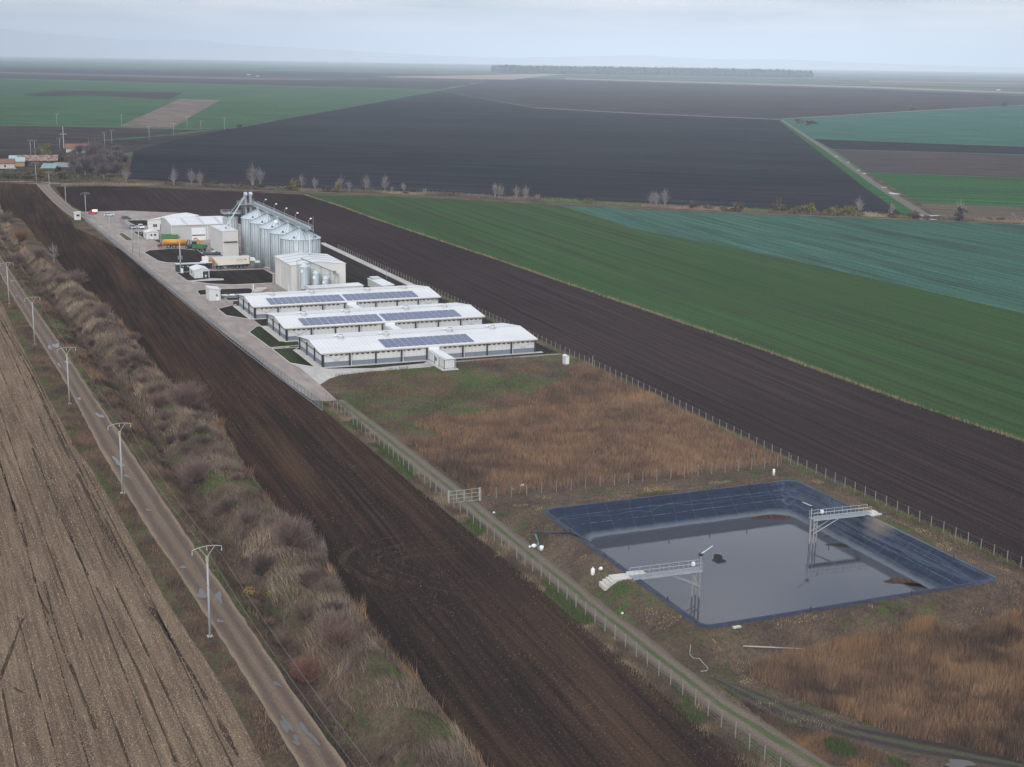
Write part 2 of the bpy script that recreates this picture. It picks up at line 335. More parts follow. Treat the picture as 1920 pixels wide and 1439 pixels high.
M['tan'] = soil('dry_stubble', (.080, .067, .050), (.105, .085, .062), math.radians(127), row=4, patch=.008, rowamt=.5, bump=.04, fine=.5)
field('stubble_field', pxs((1724,381),(1920,390),(1990,393),(1990,424),(1920,419),(1762,412)), M['tan'], .07)
field('ploughed_field', pxs((-60,234),(0,236),(222,240),(350,244),(440,241),(330,262),(245,286),(150,300),(100,326),(-60,332)), M['soil_purple'], .08)
M['olive'] = soil('olive_wheat', (.034, .076, .034), (.042, .094, .042), math.radians(127), row=12, patch=.004, rowamt=.5, bump=.03, tint=(.055, .075, .05), stretch=.02, fine=.25)
field('wheat_field', pxs((-60,146),(0,149),(300,157),(822,169),(640,203),(440,240),(325,241),(415,187),(335,185),(222,238),(-60,232)), M['olive'], .10)
M['tanrow'] = soil('pale_ploughed_soil', (.115, .092, .078), (.155, .125, .105), math.radians(154), row=10, patch=.004, rowamt=.5, bump=.03, stretch=.03, fine=.25)
field('stubble_field', pxs((336,186),(414,188),(322,240),(224,237)), M['tanrow'], .12)
field('ploughed_field', pxs((42,178),(110,170),(345,174),(318,187),(180,180),(70,181)), M['soil_purple'], .16)
field('ploughed_field', pxs((-60,136),(0,138),(420,149),(900,154),(822,168),(300,156),(-60,144)), M['soil_purple'], .14)
M['dkfar'] = soil('far_black_soil', (.022, .020, .025), (.032, .028, .032), math.radians(127), row=20, patch=.003, rowamt=.5, bump=.02, stretch=.05, fine=.15)
field('ploughed_field', pxs((-60,126),(200,131),(560,134),(900,143),(700,146),(300,141),(-60,133)), M['dkfar'], .20)
field('ploughed_field', pxs((905,154),(950,146),(1280,158),(1620,168),(1990,184),(1990,186),(1400,166)), M['dkfar'], .22)
M['tanfar'] = soil('far_pale_stubble', (.20, .16, .13), (.26, .21, .17), math.radians(154), row=30, patch=.003, rowamt=.5, bump=0.02, fine=.1)
field('stubble_field', pxs((700,144),(880,142),(1070,138),(960,150),(840,148)), M['tanfar'], .24)
field('stubble_field', pxs((1060,147),(1640,163),(1990,176),(1990,179),(1640,166),(1060,149)), M['tanfar'], .26)
field('wheat_field', pxs((-60,116),(300,120),(760,127),(900,131),(560,132),(200,128),(-60,123)), M['olive'], .26)
# ------------------------------------------------------------------ stubble field with rows
M['stub'] = soil('corn_stubble_soil', (.082, .057, .040), (.160, .117, .080), math.radians(-1.5), row=.75, rowamt=.5, straw=(.26, .20, .138), strawamt=.42, patch=.05, bump=.12, tint=(.062, .044, .034), stretch=.10, fine=4.0)
STUB_R = [(28.4,60),(27.2,130),(27,146),(25,176),(24.3,201),(23,236),(21.5,254),(20,303),(18.8,348),(17.4,424)]
field('stubble_field', [(-160,60)]+STUB_R+[(-160,424)], M['stub'], .030)
# ------------------------------------------------------------------ roads
def strip(name, Lp, Rp, m, z=.05, crown=.06, nx=6, step=3.0, zf=None):
    """road ribbon between two world polylines; attribute across = 0..1"""
    def res(P, t):
        P = np.array(P, float); s = np.r_[0, np.cumsum(np.hypot(*np.diff(P, axis=0).T))]; return np.stack([np.interp(t*s[-1], s, P[:, i]) for i in (0, 1)], 1)
    n = max(2, int(math.dist(Lp[0], Lp[-1])/step)); t = np.linspace(0, 1, n+1); A = res(Lp, t); B = res(Rp, t); u = np.linspace(0, 1, nx+1)
    ed = (vn(t*900, t*0, 3, 8)-.5)*.28
    P = A[:, None, :]*(1-u[None, :, None]) + B[:, None, :]*u[None, :, None]; P[:, 0, 0] += ed; P[:, -1, 0] += ed[::-1]
    Z = z + crown*np.sin(u*math.pi)[None, :]*np.ones((n+1, 1))
    if zf: Z = Z + zf(P[..., 0], P[..., 1])
    V = np.concatenate([P, Z[..., None]], -1).reshape(-1, 3); k = nx+1
    I = (np.arange(n)[:, None]*k + np.arange(nx)[None, :]).reshape(-1)
    return tag(link(name, npmesh(name, V, np.stack([I, I+1, I+k+1, I+k], 1), m, uv=np.tile(u, n+1), smooth=True)), kind='structure')
def roadmat(name, edge, rut, mid, grass=None, gw=.16):
    n = NT(name); a = n.n('ShaderNodeAttribute', attribute_name='across'); u = a.outputs['Fac']; p = n.pos()
    wob = n.math('MULTIPLY', n.math('SUBTRACT', n.noise(n.pos((1, .12, 1)), .9, 4, .65), .5), .22); u = n.math('ADD', u, wob)
    d = n.math('ABSOLUTE', n.math('SUBTRACT', u, .5))
    c = n.mix(n.ramp(n.math('ABSOLUTE', n.math('SUBTRACT', d, .23)), .05, .16), rut, mid)
    c = n.mix(n.ramp(d, .39, .45), c, edge)
    if grass: c = n.mix(n.math('MULTIPLY', n.ramp(d, gw, gw*.5), n.ramp(n.noise(n.pos((1, .15, 1)), 1.2, 4, .7), .35, .5)), c, grass)
    f = n.noise(p, 4.5, 4, .75); k = n.n('ShaderNodeCombineColor'); v = n.ramp(f, .3, .72, .6, 1.4)
    for i in range(3): n.l(v, k.inputs[i])
    c = n.mix(.85, c, k.outputs[0], 'MULTIPLY'); n.col(c); n.set(Roughness=.9); n.b.inputs['Specular IOR Level'].default_value = .2; n.bump(f, .05, .7); return n.m
M['dirtroad'] = roadmat('gravel_dirt_road', (.170, .130, .092), (.080, .056, .042), (.120, .085, .058))
ROAD_L = [(31.8,60),(30.6,122),(30,143),(29.4,159.5),(28.5,179),(27,207),(25.6,252),(25.2,290),(24.6,318),(23.3,357),(21.4,416),(19,520),(17,620)]
ROAD_R = [(37.6,60),(35.6,110),(34.9,123.5),(34.1,140.5),(33.5,160),(32.3,192),(31.2,228),(29.9,271),(28.7,310),(27.8,346),(25,427),(22.3,517),(20,620)]
strip('road', ROAD_L, ROAD_R, M['dirtroad'], .03, .10, 10, 2.5)
M['track'] = roadmat('farm_track', (.078, .062, .044), (.118, .092, .070), (.100, .078, .057), (.050, .068, .022), .13)
TL = [(78.6,60),(77.6,106),(75.9,122),(75.4,150),(75.4,176),(75.3,210),(74.8,240),(74.6,273)]
TR = [(85,60),(82.5,106),(79.4,122),(78.6,150),(78.6,176),(78.9,210),(78.6,240),(77.6,273)]
strip('path', TL, TR, M['track'], .05, .03, 8, 2.0, hz)
M['mudtrack'] = roadmat('mud_track', (.055, .045, .032), (.028, .020, .018), (.05, .040, .030), (.045, .055, .024), .10)
strip('path', pxs((1310,1265),(1440,1340),(1560,1383),(1700,1415),(1930,1452)), pxs((1400,1290),(1480,1320),(1600,1360),(1740,1385),(1930,1425)), M['mudtrack'], .045, .02, 8, 2.0, hz)
M['palepath'] = roadmat('pale_dirt_track', (.20, .17, .13), (.20, .17, .135), (.15, .125, .095))
tl = [(60,345),(130,345),(300,350),(480,358),(700,365),(860,372),(960,378),(1130,387),(1300,396),(1440,402),(1700,412),(1920,422),(2060,428)]
A = pxs(*tl); strip('road', [(x-3, y+3.5) for x, y in A], [(x, y) for x, y in A], M['palepath'], .09, .0, 4, 8)
M['sidetrack'] = roadmat('muddy_field_road', (.06, .085, .035), (.085, .07, .065), (.10, .085, .07))
strip('path', pxs((1700,408),(1618,350),(1528,279),(1460,227)), pxs((1738,408),(1640,347),(1542,276),(1465,225)), M['wheat2'], .115, 0, 4, 12)
strip('road', pxs((1729,408),(1635,347),(1538,277),(1463,226)), pxs((1752,408),(1649,346),(1547,276),(1468,225)), M['sidetrack'], .12, 0, 6, 12)
A = pxs((1462,224),(1700,210),(1920,198),(2000,193)); strip('road', A, [(x+12, y+12) for x, y in A], M['palepath'], .14, 0, 4, 30)
A = pxs((1000,203),(1200,214),(1462,225)); strip('road', A, [(x+7, y+9) for x, y in A], M['palepath'], .14, 0, 4, 30)
A = pxs((200,265),(330,254),(440,240),(640,204),(822,170)); strip('path', A, [(x-6, y+12) for x, y in A], M['olive'], .13, 0, 4, 30)
VR_L = pxs((160,402),(135,390),(115,372),(98,356),(92,346)); VR_R = pxs((143,412),(120,397),(98,378),(80,359),(68,346))
M['villroad'] = roadmat('village_road', (.20, .165, .135), (.125, .096, .080), (.15, .118, .095))
strip('road', VR_R, VR_L, M['villroad'], .07, .02, 6, 6)
A = pxs((-60,341),(0,340),(70,340),(110,344)); strip('road', [(x, y-7) for x, y in A], A, M['villroad'], .08, 0, 6, 8)
# ------------------------------------------------------------------ puddles
def watermat(name, c, rough=.04, bump=.004, sc=1.6):
    n = NT(name); n.col(c); n.set(Roughness=rough, IOR=1.33); n.b.inputs['Specular IOR Level'].default_value = .5
    n.bump(n.noise(n.pos((1, 2.2, 1), .5), sc, 4, .6), bump, .5); return n.m
M['puddle'] = watermat('puddle_water', (.07, .062, .056), .08)
def blob(cx, cy, lx, ly, rot, n=18, seed=0, j=.45):
    r = random.Random(seed); ph = [r.uniform(0, 6.28) for _ in range(3)]; pts = []
    for i in range(n):
        t = 2*math.pi*i/n; k = 1+j*(.5*math.sin(2*t+ph[0])+.35*math.sin(3*t+ph[1])+.25*math.sin(5*t+ph[2]))
        a, b = lx*k*math.cos(t), ly*k*math.sin(t); pts.append((cx+a*math.cos(rot)-b*math.sin(rot), cy+a*math.sin(rot)+b*math.cos(rot)))
    return pts
def crownz(x, y): return .03+.10*math.sin(math.pi*min(1, max(0, (x-np.interp(y, [p[1] for p in ROAD_L], [p[0] for p in ROAD_L]))/max(.5, np.interp(y, [p[1] for p in ROAD_R], [p[0] for p in ROAD_R])-np.interp(y, [p[1] for p in ROAD_L], [p[0] for p in ROAD_L])))))
for i, (x, y, a, b) in enumerate([(93,652,.55,2.6),(106,649,.8,3.4),(101,648,.5,1.9),(24,527,.6,1.6),(31,556,.3,1.4),(41,574,.35,.9),(111,685,.4,2.3),(126,680,.5,2.4),(148,748,.4,1.9),(187,780,.6,2.5),(222,868,.7,3.6),(237,893,.35,1.2),(278,957,.35,.8),(344,1064,.4,1.0),(379,1115,.65,2.2),(410,1120,.6,2.0),(412,1165,.4,.9),(519,1283,.4,.9),(537,1360,.55,2.6),(577,1375,.5,2.6),(556,1390,.5,1.2),(10,520,.4,1.2)]):
    X, Y = g(x, y, .12); field('puddle', blob(X, Y, a*.8, b*.85, math.radians(2+i % 5), 30, i, .7), M['puddle'], crownz(X, Y)+.045)
for i, (x, y, a, b) in enumerate([(1676,364,4,9),(1658,352,2,5),(1742,405,7,5),(1620,326,2,6),(1610,320,2,4),(1568,294,2,6),(1590,306,2,5),(1740,412,6,3)]):
    X, Y = g(x, y); field('puddle', blob(X, Y, a*.7, b*.6, math.radians(-33), seed=50+i), M['puddle'], .17)
X, Y = g(1800,1432,.1); field('puddle', blob(X, Y, 1.6, .8, -.5, seed=70), M['puddle'], .10)
# ------------------------------------------------------------------ yard surfaces
M['yardconc'] = roadmat('worn_concrete', (.33, .29, .26), (.31, .26, .225), (.33, .28, .245))
def concmat(name, a, b):
    n = NT(name); p = n.pos(); f1 = n.ramp(n.noise(p, .09, 4, .6), .35, .65); f2 = n.ramp(n.noise(n.pos((1, .2, 1)), .5, 5, .7), .35, .7); c = n.mix(f1, a, b)
    c = n.mix(n.math('MULTIPLY', f2, .65), c, tuple(v*.58 for v in a))
    sp = n.n('ShaderNodeSeparateXYZ'); n.l(p, sp.inputs[0]); j = n.math('ABSOLUTE', n.math('SUBTRACT', n.math('FRACT', n.math('MULTIPLY', sp.outputs[1], .2)), .5))
    c = n.mix(n.math('MULTIPLY', n.ramp(j, .49, .497), .3), c, (.12, .11, .10)); n.col(c); n.set(Roughness=.85); n.b.inputs['Specular IOR Level'].default_value = .25; n.bump(n.noise(p, 6, 3), .01, .4); return n.m
M['pave'] = concmat('pinkish_concrete_paving', (.215, .178, .156), (.295, .258, .230))
M['apron'] = concmat('pale_concrete_paving', (.36, .35, .325), (.42, .405, .38))
M['lawn'] = soil('dark_garden_soil', (.015, .0115, .0105), (.036, .028, .024), 0, row=2, patch=.06, straw=(.07, .055, .04), strawamt=.05, bump=.06)
M['lawng'] = soil('sparse_green_lawn', (.019, .015, .0115), (.032, .028, .017), 0, row=3, patch=.12, tint=(.032, .050, .016), bump=.06)
b_ = lambda x, y: (440+x/8, 530+y/8); u_ = lambda x, y: (320+x/8, 460+y/8); c_ = lambda x, y: (260+x/8, 380+y/8)
e_ = lambda x, y: (500+x/8, 440+y/8); s_ = lambda x, y: (120+x/9.6, 370+y/9.6); q_ = lambda x, y: (190+x/16, 390+y/16)
road_edge = pxs((633,752),(604,722),b_(1280,1290),b_(830,1215),b_(530,985),b_(215,750),b_(330,660))
field('yard', [(73.6,273)]+pxs((633,752),(600,722),(560,690),(520,640))+[(79,300),(141.2,300),(141.2,500),(118,612),(104,640),(84,655)]+pxs((152,398),(150,405),(175,424),(220,462),(300,528),(380,594),(480,672),(540,720),(585,751)), M['pave'], .045)
field('apron', pxs((600,722),(560,689),b_(830,1215),b_(1280,1290),(680,689),(770,684),(803,678),(815,686),(806,689),(700,697),(640,704),(619,710)), M['apron'], .052)
def kerbed(name, pts, m, z=.06, kerb=True):
    field(name, pts, m, z)
    if kerb:
        mb = MB(); n = len(pts)
        for i in range(n):
            a, b = Vector((*pts[i], 0)), Vector((*pts[(i+1) % n], 0)); d = (b-a).normalized(); p = Vector((-d.y, d.x, 0))*.09
            mb.prism([tuple((q)[:2]) for q in (a-p, b-p, b+p, a+p)], .03, .15)
        tag(mb.build('kerb', M['concl']), kind='structure')
E8 = [(78.6,283),(141,283)]
field('yard', [(79.2,303.2),(80.3,301.5),(140.9,301.5),(140.9,404),(122,404),(99,400.5),(80.5,399.3),(79.3,394),(79.8,360),(80.2,340)], M['lawn'], .05)
kerbed('lawn', pxs(b_(560,1000),b_(960,975),b_(905,1015),b_(1190,1225),b_(1278,1288),b_(830,1213)), M['lawng'])
kerbed('lawn', pxs(b_(217,752),b_(330,662),b_(410,662),b_(720,890),b_(960,885),b_(970,948),b_(530,983)), M['lawng'])
kerbed('lawn', pxs(u_(707,960),u_(990,890),u_(940,920),u_(1205,1120),u_(830,1058)), M['lawn'])
kerbed('lawn', pxs(u_(392,705),u_(420,680),u_(510,668),u_(1200,648),u_(1240,690),u_(1180,760),u_(1000,830),u_(860,836),u_(760,760),u_(520,750),u_(440,752)), M['lawn'])
kerbed('lawn', pxs(u_(82,420),u_(265,407),u_(590,388),u_(1390,362),u_(1535,440),u_(1535,570),u_(930,598),u_(600,585),u_(290,545),u_(235,530)), M['lawn'])
field('path', pxs(u_(240,540),u_(520,512),u_(600,500),u_(790,505),u_(800,528),u_(640,535),u_(300,550)), M['apron'], .075)
kerbed('lawn', pxs(c_(80,755),c_(160,720),c_(420,700),c_(600,692),c_(880,722),c_(1000,800),c_(1055,850),c_(950,905),c_(700,916),c_(420,905),c_(290,880)), M['lawn'])
kerbed('lawn', pxs(q_(745,390),q_(930,378),q_(1210,375),q_(1392,375),q_(1392,550),q_(1010,545)), M['lawn'])
kerbed('lawn', pxs(q_(515,800),q_(570,760),q_(660,765),q_(925,940),q_(915,1000),q_(740,985)), M['tan'])
field('lawn', pxs(q_(960,720),q_(1120,735),q_(1250,740),q_(1255,890)), M['lawn'], .06)
field('lawn', pxs(q_(1590,975),q_(1760,970),q_(1760,1060)), M['lawng'], .06)
field('yard', pxs(c_(480,520),c_(1000,600),c_(960,640),c_(420,600)), M['pave'], .056)
field('lawn', [(122.2,404.5),(138.2,404.5),(138.2,560),(119,560),(119,430)], M['lawn'], .058)
field('path', [(138.6,402),(140.9,402),(140.9,520),(138.6,520)], M['apron'], .06)
for i, (x0, x1, y0, y1) in enumerate([(80.7,137.0,303.4,304.6),(79.9,81.7,304.6,326),(80.4,136,336.1,337.3),(79.3,81.2,337.3,358.6),(79.6,135.5,368.8,370),(78.6,80.4,370,391.4)]):
    mb = MB(); mb.box(x0, x1, y0, y1, .02, .13); tag(mb.build('pavement', M['concl']), kind='structure')
field('lawn', pxs(b_(1350,1282),(700,688),(800,678),(795,682),(700,691),b_(1400,1296)), M['lawng'], .068)
# curved headland furrows where the plough turned in the dark field
M['furrow'] = soil('turned_furrow_soil', (.012, .0085, .007), (.046, .029, .019), 0.3, row=.5, straw=(.20,.135,.09), strawamt=.15, patch=.2, bump=.12, stretch=.3)
for i, P in enumerate([((870,1010),(800,1014),(740,1024),(690,1040),(672,1052),(690,1068),(740,1086),(800,1100),(870,1118),(960,1150)),((880,1024),(820,1027),(760,1032),(716,1042),(704,1051),(716,1062),(760,1078),(830,1096),(900,1112)),((860,995),(780,1000),(700,1014),(650,1036),(640,1055),(665,1078),(720,1100),(790,1125),(850,1150)),((900,1036),(840,1038),(780,1042),(745,1050),(760,1062),(820,1078),(900,1094))]):
    Q = np.array(pxs(*P)); k = np.arange(len(Q)); kk = np.linspace(0, len(Q)-1, 70); cx = np.interp(kk, k, Q[:,0]); cy = np.interp(kk, k, Q[:,1])
    for _ in range(6): cx[1:-1] = (cx[:-2]+cx[1:-1]*2+cx[2:])/4; cy[1:-1] = (cy[:-2]+cy[1:-1]*2+cy[2:])/4
    tx, ty = np.gradient(cx), np.gradient(cy); l = np.hypot(tx, ty); nx_, ny_ = -ty/l, tx/l; w_ = (.25+.55*vn(kk*3, kk*0, 4, 700+i))*np.sin(np.linspace(.05, math.pi-.05, 70))**.5
    V = np.array([(a, b, .041+.001*i) for j in range(70) for a, b in ((cx[j]-nx_[j]*w_[j], cy[j]-ny_[j]*w_[j]), (cx[j]+nx_[j]*w_[j], cy[j]+ny_[j]*w_[j]))]); I = np.arange(69)*2
    tag(link('furrow', npmesh('furrow', V, np.stack([I, I+1, I+3, I+2], 1), M['furrow'])), kind='structure')
# ================================================================== buildings
def slope_box(mb, x0, x1, y0, z0, y1, z1, th):
    """thin slab on a slope that rises along y, top offset th along z"""
    return mb.hexa([(x0,y0,z0),(x1,y0,z0),(x1,y1,z1),(x0,y1,z1)], [(x0,y0,z0+th),(x1,y0,z0+th),(x1,y1,z1+th),(x0,y1,z1+th)])
def barn(label, x0, x1, y0, D, arrays, gap, chim):
    L_ = x1-x0; R_ = D/2+.0; ZE, ZR = 3.42, 4.62
    t = thing('livestock_barn', label, 'barn', (x0, y0, 0), group='long white livestock barns')
    mb = MB(); mb.xprism([(0.03,1.2),(D-.03,1.2),(D-.03,3.36),(R_,4.50),(.03,3.36)], .03, L_-.03); mb.build('wall', M['panel'], t)
    MB().box(-.03, L_+.03, -.03, D+.03, 0, 1.2).build('plinth', M['plinth'], t)
    roof = MB(); o = .55; sl = (ZR-ZE)/R_; ze = ZE-o*sl
    roof.xprism([(-o,ze),(R_,ZR),(D+o,ze),(D+o,ze+.10),(R_,ZR+.10),(-o,ze+.10)], -.75, L_+.6)
    ro = roof.build('roof', M['roof'], t)
    MB().xprism([(R_-.28,ZR+.09),(R_+.28,ZR+.09),(R_+.25,ZR+.13),(R_,ZR+.16),(R_-.25,ZR+.13)], -.7, L_+.55).build('ridge_cap', M['greyclad'], ro)
    g_ = MB(); g_.box(-.5, L_+.4, -.62, -.50, ze-.20, ze+.02); g_.box(-.5, L_+.4, -.50, -.02, ze-.16, ze-.10); g_.box(-.5, L_+.4, D+.5, D+.62, ze-.2, ze+.02); g_.build('gutter', M['concl'], t)
    for s in (-1,):   # dark raking edges and girts on both gables
        for xx in (-.16, L_+.02):
            fr = MB()
            for ya, yb in ((0, R_), (D, R_)): fr.hexa([(xx,ya,3.20),(xx+.14,ya,3.20),(xx+.14,yb,4.36),(xx,yb,4.36)], [(xx,ya,3.36),(xx+.14,ya,3.36),(xx+.14,yb,4.52),(xx,yb,4.52)])
            fr.box(xx+.03, xx+.13, 0, D, 2.62, 2.76); fr.build('gable_frame', M['black'], t)
    bay = (L_-gap)/8; cols = [i*bay for i in range(5)] + [4*bay+gap+i*bay for i in range(5)]
    for i, cx in enumerate(cols):
        w_ = .30
        MB().box(max(-.17, cx-w_/2), min(L_+.17, cx+w_/2), -.34, -.03, 0, ze-.17).build('column', M['black'], t)
        if i in (1, 3, 6, 8): MB().rod((cx+.38, -.30, 0), (cx+.38, -.30, ze-.1), .10, n=8).build('downpipe', M['pipe'], t)
    for xx in (-.30, L_+.03):
        for yy in (.15, D/3, 2*D/3, D-.15): MB().box(xx, xx+.27, yy-.14, yy+.14, 0, 3.3).build('column', M['black'], t)
    for k in range(8):
        bx = cols[k] if k < 4 else cols[k+1]
        for j in range(5):
            if (k == 0 and j == 0) or (k == 4 and j == 0) or (k == 3 and j == 4): continue
            vx = bx+bay*(.10+.2*j); MB().box(vx-.33, vx+.34, -.05, .04, 2.58, 2.88).build('vent', M['ventbrown'], t)
    for bx in (cols[0], cols[8]):
        br = MB(); br.rod((bx+.2,-.12,.2),(bx+bay-.2,-.12,2.9),.025,n=4); br.rod((bx+.2,-.14,2.9),(bx+bay-.2,-.14,.2),.025,n=4); br.build('brace', M['galvd'], t)
    for cx in chim:
        c = MB(); yy = R_-.9; zb = ZE+sl*yy
        c.lathe([(.62,0),(.62,.75),(.72,.80),(.72,.95)], (cx-x0, yy, zb), 18); q = c.build('exhaust_chimney', M['white'], t, True)
        MB().lathe([(.60,0),(.60,.03)], (cx-x0, yy, zb+.955), 18).build('grille', M['galvd'], q)
        MB().lathe([(.5,0),(.5,.5),(.56,.55),(.56,.65)], (cx-x0-.8, R_+1.0, ZR-.15), 14).build('exhaust_chimney', M['white'], t, True)
    for a0, a1, n in arrays:
        ya, yb = .55, 6.75; za, zb = ZE+sl*ya+.17, ZE+sl*yb+.17
        arr = MB()
        for f in (.2, .8):
            yy = ya+(yb-ya)*f; arr.box(a0-x0, a1-x0, yy-.03, yy+.03, ZE+sl*yy+.09, ZE+sl*yy+.16)
        ar = arr.build('solar_array', M['alu'], t); pw = (a1-a0)/n
        for i in range(n):
            p = MB()
            for r in range(4):
                f0, f1 = r/4+.006, (r+1)/4-.006
                slope_box(p, a0-x0+i*pw+.10, a0-x0+(i+1)*pw-.10, ya+(yb-ya)*f0, za+(zb-za)*f0, ya+(yb-ya)*f1, za+(zb-za)*f1, .04)
            p.build('solar_panel', M['solar'], ar)
    return t
barn('white livestock barn nearest the pond, with one solar array and an annex in front', 81.7, 135.2, 304.6, 21.2, [(97.0,119.6,13)], 2.8, (88.8,100.1,116.6,127.9))
barn('middle white livestock barn, between the annexed barn and the barn by the feed mill', 81.2, 134.3, 337.3, 21.2, [(85.7,106.9,12),(107.5,128.7,12)], 2.8, (88.2,99.8,116.2,127.2))
barn('rear white livestock barn with two solar arrays, closest to the feed mill', 80.4, 133.7, 370.0, 21.2, [(84.8,106.1,12),(106.7,127.9,12)], 2.8, (87.5,99.0,115.5,126.6))
def corridor(label, x0, y0, y1, annex=False):
    t = thing('link_corridor' if not annex else 'entrance_annex', label, 'annex' if annex else 'corridor', (x0, y0, 0)); L_ = y1-y0; w_ = 2.6
    MB().box(0, w_, 0, L_, 0, 2.45).build('wall', M['panel'], t)
    r = MB(); r.box(-.12, w_+.12, -.15, L_-.02, 2.45, 2.60); ro = r.build('roof', M['roofy'], t)
    MB().box(.15, .32, .2, L_-1, 2.60, 2.63).build('roof_seam', M['plinth'], ro)
    MB().box(-.02, w_+.02, L_-1.0, L_-.02, 2.61, 3.28).build('head_wall', M['white'], t)
    if annex:
        for x, y in ((-.06,-.06),(w_-.06,-.06),(-.06,3.3),(-.06,6.6)): MB().box(x, x+.12, y, y+.12, 0, 2.44).build('corner_post', M['black'], t)
        b = MB(); b.box(-.03,w_+.03,-.05,-.012,.35,.43); b.box(-.05,-.012,0,L_-.5,.35,.43); b.box(-.03,w_+.03,-.05,-.012,2.35,2.44); b.build('rail', M['black'], t)
        d = MB().box(-.07,-.012,4.5,5.5,.05,2.05).build('door', M['white'], t); MB().box(-.10,-.06,4.75,5.25,1.1,1.9).build('window', M['glass'], d)
        MB().box(-.06,-.012,5.7,6.3,1.0,2.0).build('window', M['glass'], t)
        MB().box(-.75,w_+.75,-.7,L_-.05,.0,.14).build('step', M['concl'], t)
        MB().rod((w_+.18,-.1,0),(w_+.18,-.1,2.4),.05).build('downpipe', M['pipe'], t)
corridor('small white annex with door standing out in front of the barn nearest the pond', 107.3, 293.0, 304.55, True)
corridor('low white corridor linking the middle barn with the back of the barn nearest the pond', 106.9, 326.7, 337.2)
corridor('low white corridor linking the rear barn with the back of the middle barn', 106.2, 359.4, 369.9)
# ---- feed mill hall
t = thing('feed_mill_hall', 'tall cream feed mill hall with white roof behind the livestock barns', 'mill', (99.9, 407.2, 0)); W_, D_ = 16.8, 21.4
MB().yprism([(0,0),(W_,0),(W_,8.45),(W_/2,9.45),(0,8.55)], 0, D_).build('wall', M['cream'], t)
r = MB(); r.yprism([(-.25,8.55),(W_/2,9.50),(W_+.25,8.45),(W_+.25,8.62),(W_/2,9.68),(-.25,8.72)], -.2, D_+.2); ro = r.build('roof', M['roofy'], t)
s = MB()
for yy in (5.3, 10.6, 15.9): s.hexa([(-.2,yy,8.71),(W_/2,yy,9.66),(W_/2,yy+.14,9.66),(-.2,yy+.14,8.71)],[(-.2,yy,8.79),(W_/2,yy,9.74),(W_/2,yy+.14,9.74),(-.2,yy+.14,8.79)]); s.hexa([(W_/2,yy,9.66),(W_+.2,yy,8.62),(W_+.2,yy+.14,8.62),(W_/2,yy+.14,9.66)],[(W_/2,yy,9.74),(W_+.2,yy,8.70),(W_+.2,yy+.14,8.70),(W_/2,yy+.14,9.74)])
s.build('roof_rib', M['galvd'], ro)
MB().box(-.06,-.005,14.6,20.6,.05,6.6).build('sliding_door', paint('pale_pinkish_door', (.62,.58,.55), .6, dirt=.05), t)
d = MB().box(-.09,-.005,3.2,4.3,.05,2.1).build('door', M['white'], t); MB().rod((-.12,4.1,1.0),(-.12,4.1,1.2),.03).build('handle', M['black'], d)
MB().box(-.14,-.005,8.5,9.3,6.6,7.1).build('louvre', M['greyclad'], t)
for q in ((-.05,.02,-.05,.02,0,8.5),(W_-.02,W_+.05,-.05,.02,0,8.4),(-.06,.0,14.4,14.56,0,8.5)): MB().box(*q).build('corner_trim', M['white'], t)
# ---- silos
M['silo'] = None
def silomat():
    n = NT('corrugated_silo_steel'); p = n.pos(obj=True); sp = n.n('ShaderNodeSeparateXYZ'); n.l(p, sp.inputs[0])
    an = n.math('ARCTAN2', sp.outputs[1], sp.outputs[0]); zz = sp.outputs[2]
    st = n.math('FRACT', n.math('ADD', n.math('MULTIPLY', an, 26/(2*math.pi)), .5)); seam = n.ramp(n.math('ABSOLUTE', n.math('SUBTRACT', st, .5)), .46, .49)
    cbn = n.n('ShaderNodeCombineXYZ'); n.l(n.math('FLOOR', n.math('MULTIPLY', an, 26/(2*math.pi))), cbn.inputs[0]); n.l(n.math('FLOOR', n.math('MULTIPLY', zz, .30)), cbn.inputs[1])
    wn = n.n('ShaderNodeTexWhiteNoise'); n.l(cbn.outputs[0], wn.inputs['Vector'])
    k = n.n('ShaderNodeCombineColor'); v = n.ramp(wn.outputs['Value'], 0, 1, .80, 1.10)
    for i in range(3): n.l(v, k.inputs[i])
    c = n.mix(1, (.44, .495, .525), k.outputs[0], 'MULTIPLY'); st2 = n.ramp(n.noise(n.pos((.6,.6,.05), obj=True), 1, 4, .6), .4, .75)
    c = n.mix(n.math('MULTIPLY', st2, .3), c, (.24,.28,.31)); n.col(n.mix(n.math('MULTIPLY', seam, .8), c, (.08,.11,.14)))
    ring = n.ramp(n.math('ABSOLUTE', n.math('SUBTRACT', n.math('FRACT', n.math('MULTIPLY', zz, 1/.12)), .5)), 0, .5); n.bump(ring, .02, .5)
    n.set(Roughness=.58, Metallic=.12); n.b.inputs['Specular IOR Level'].default_value = .3; return n.m
M['silo'] = silomat(); M['stiff'] = paint('stiffener_steel', (.13,.165,.19), .55, .1)
M['siloroof'] = paint('silo_roof_steel', (.47, .54, .58), .5, .15, dirt=.15, scale=.3)
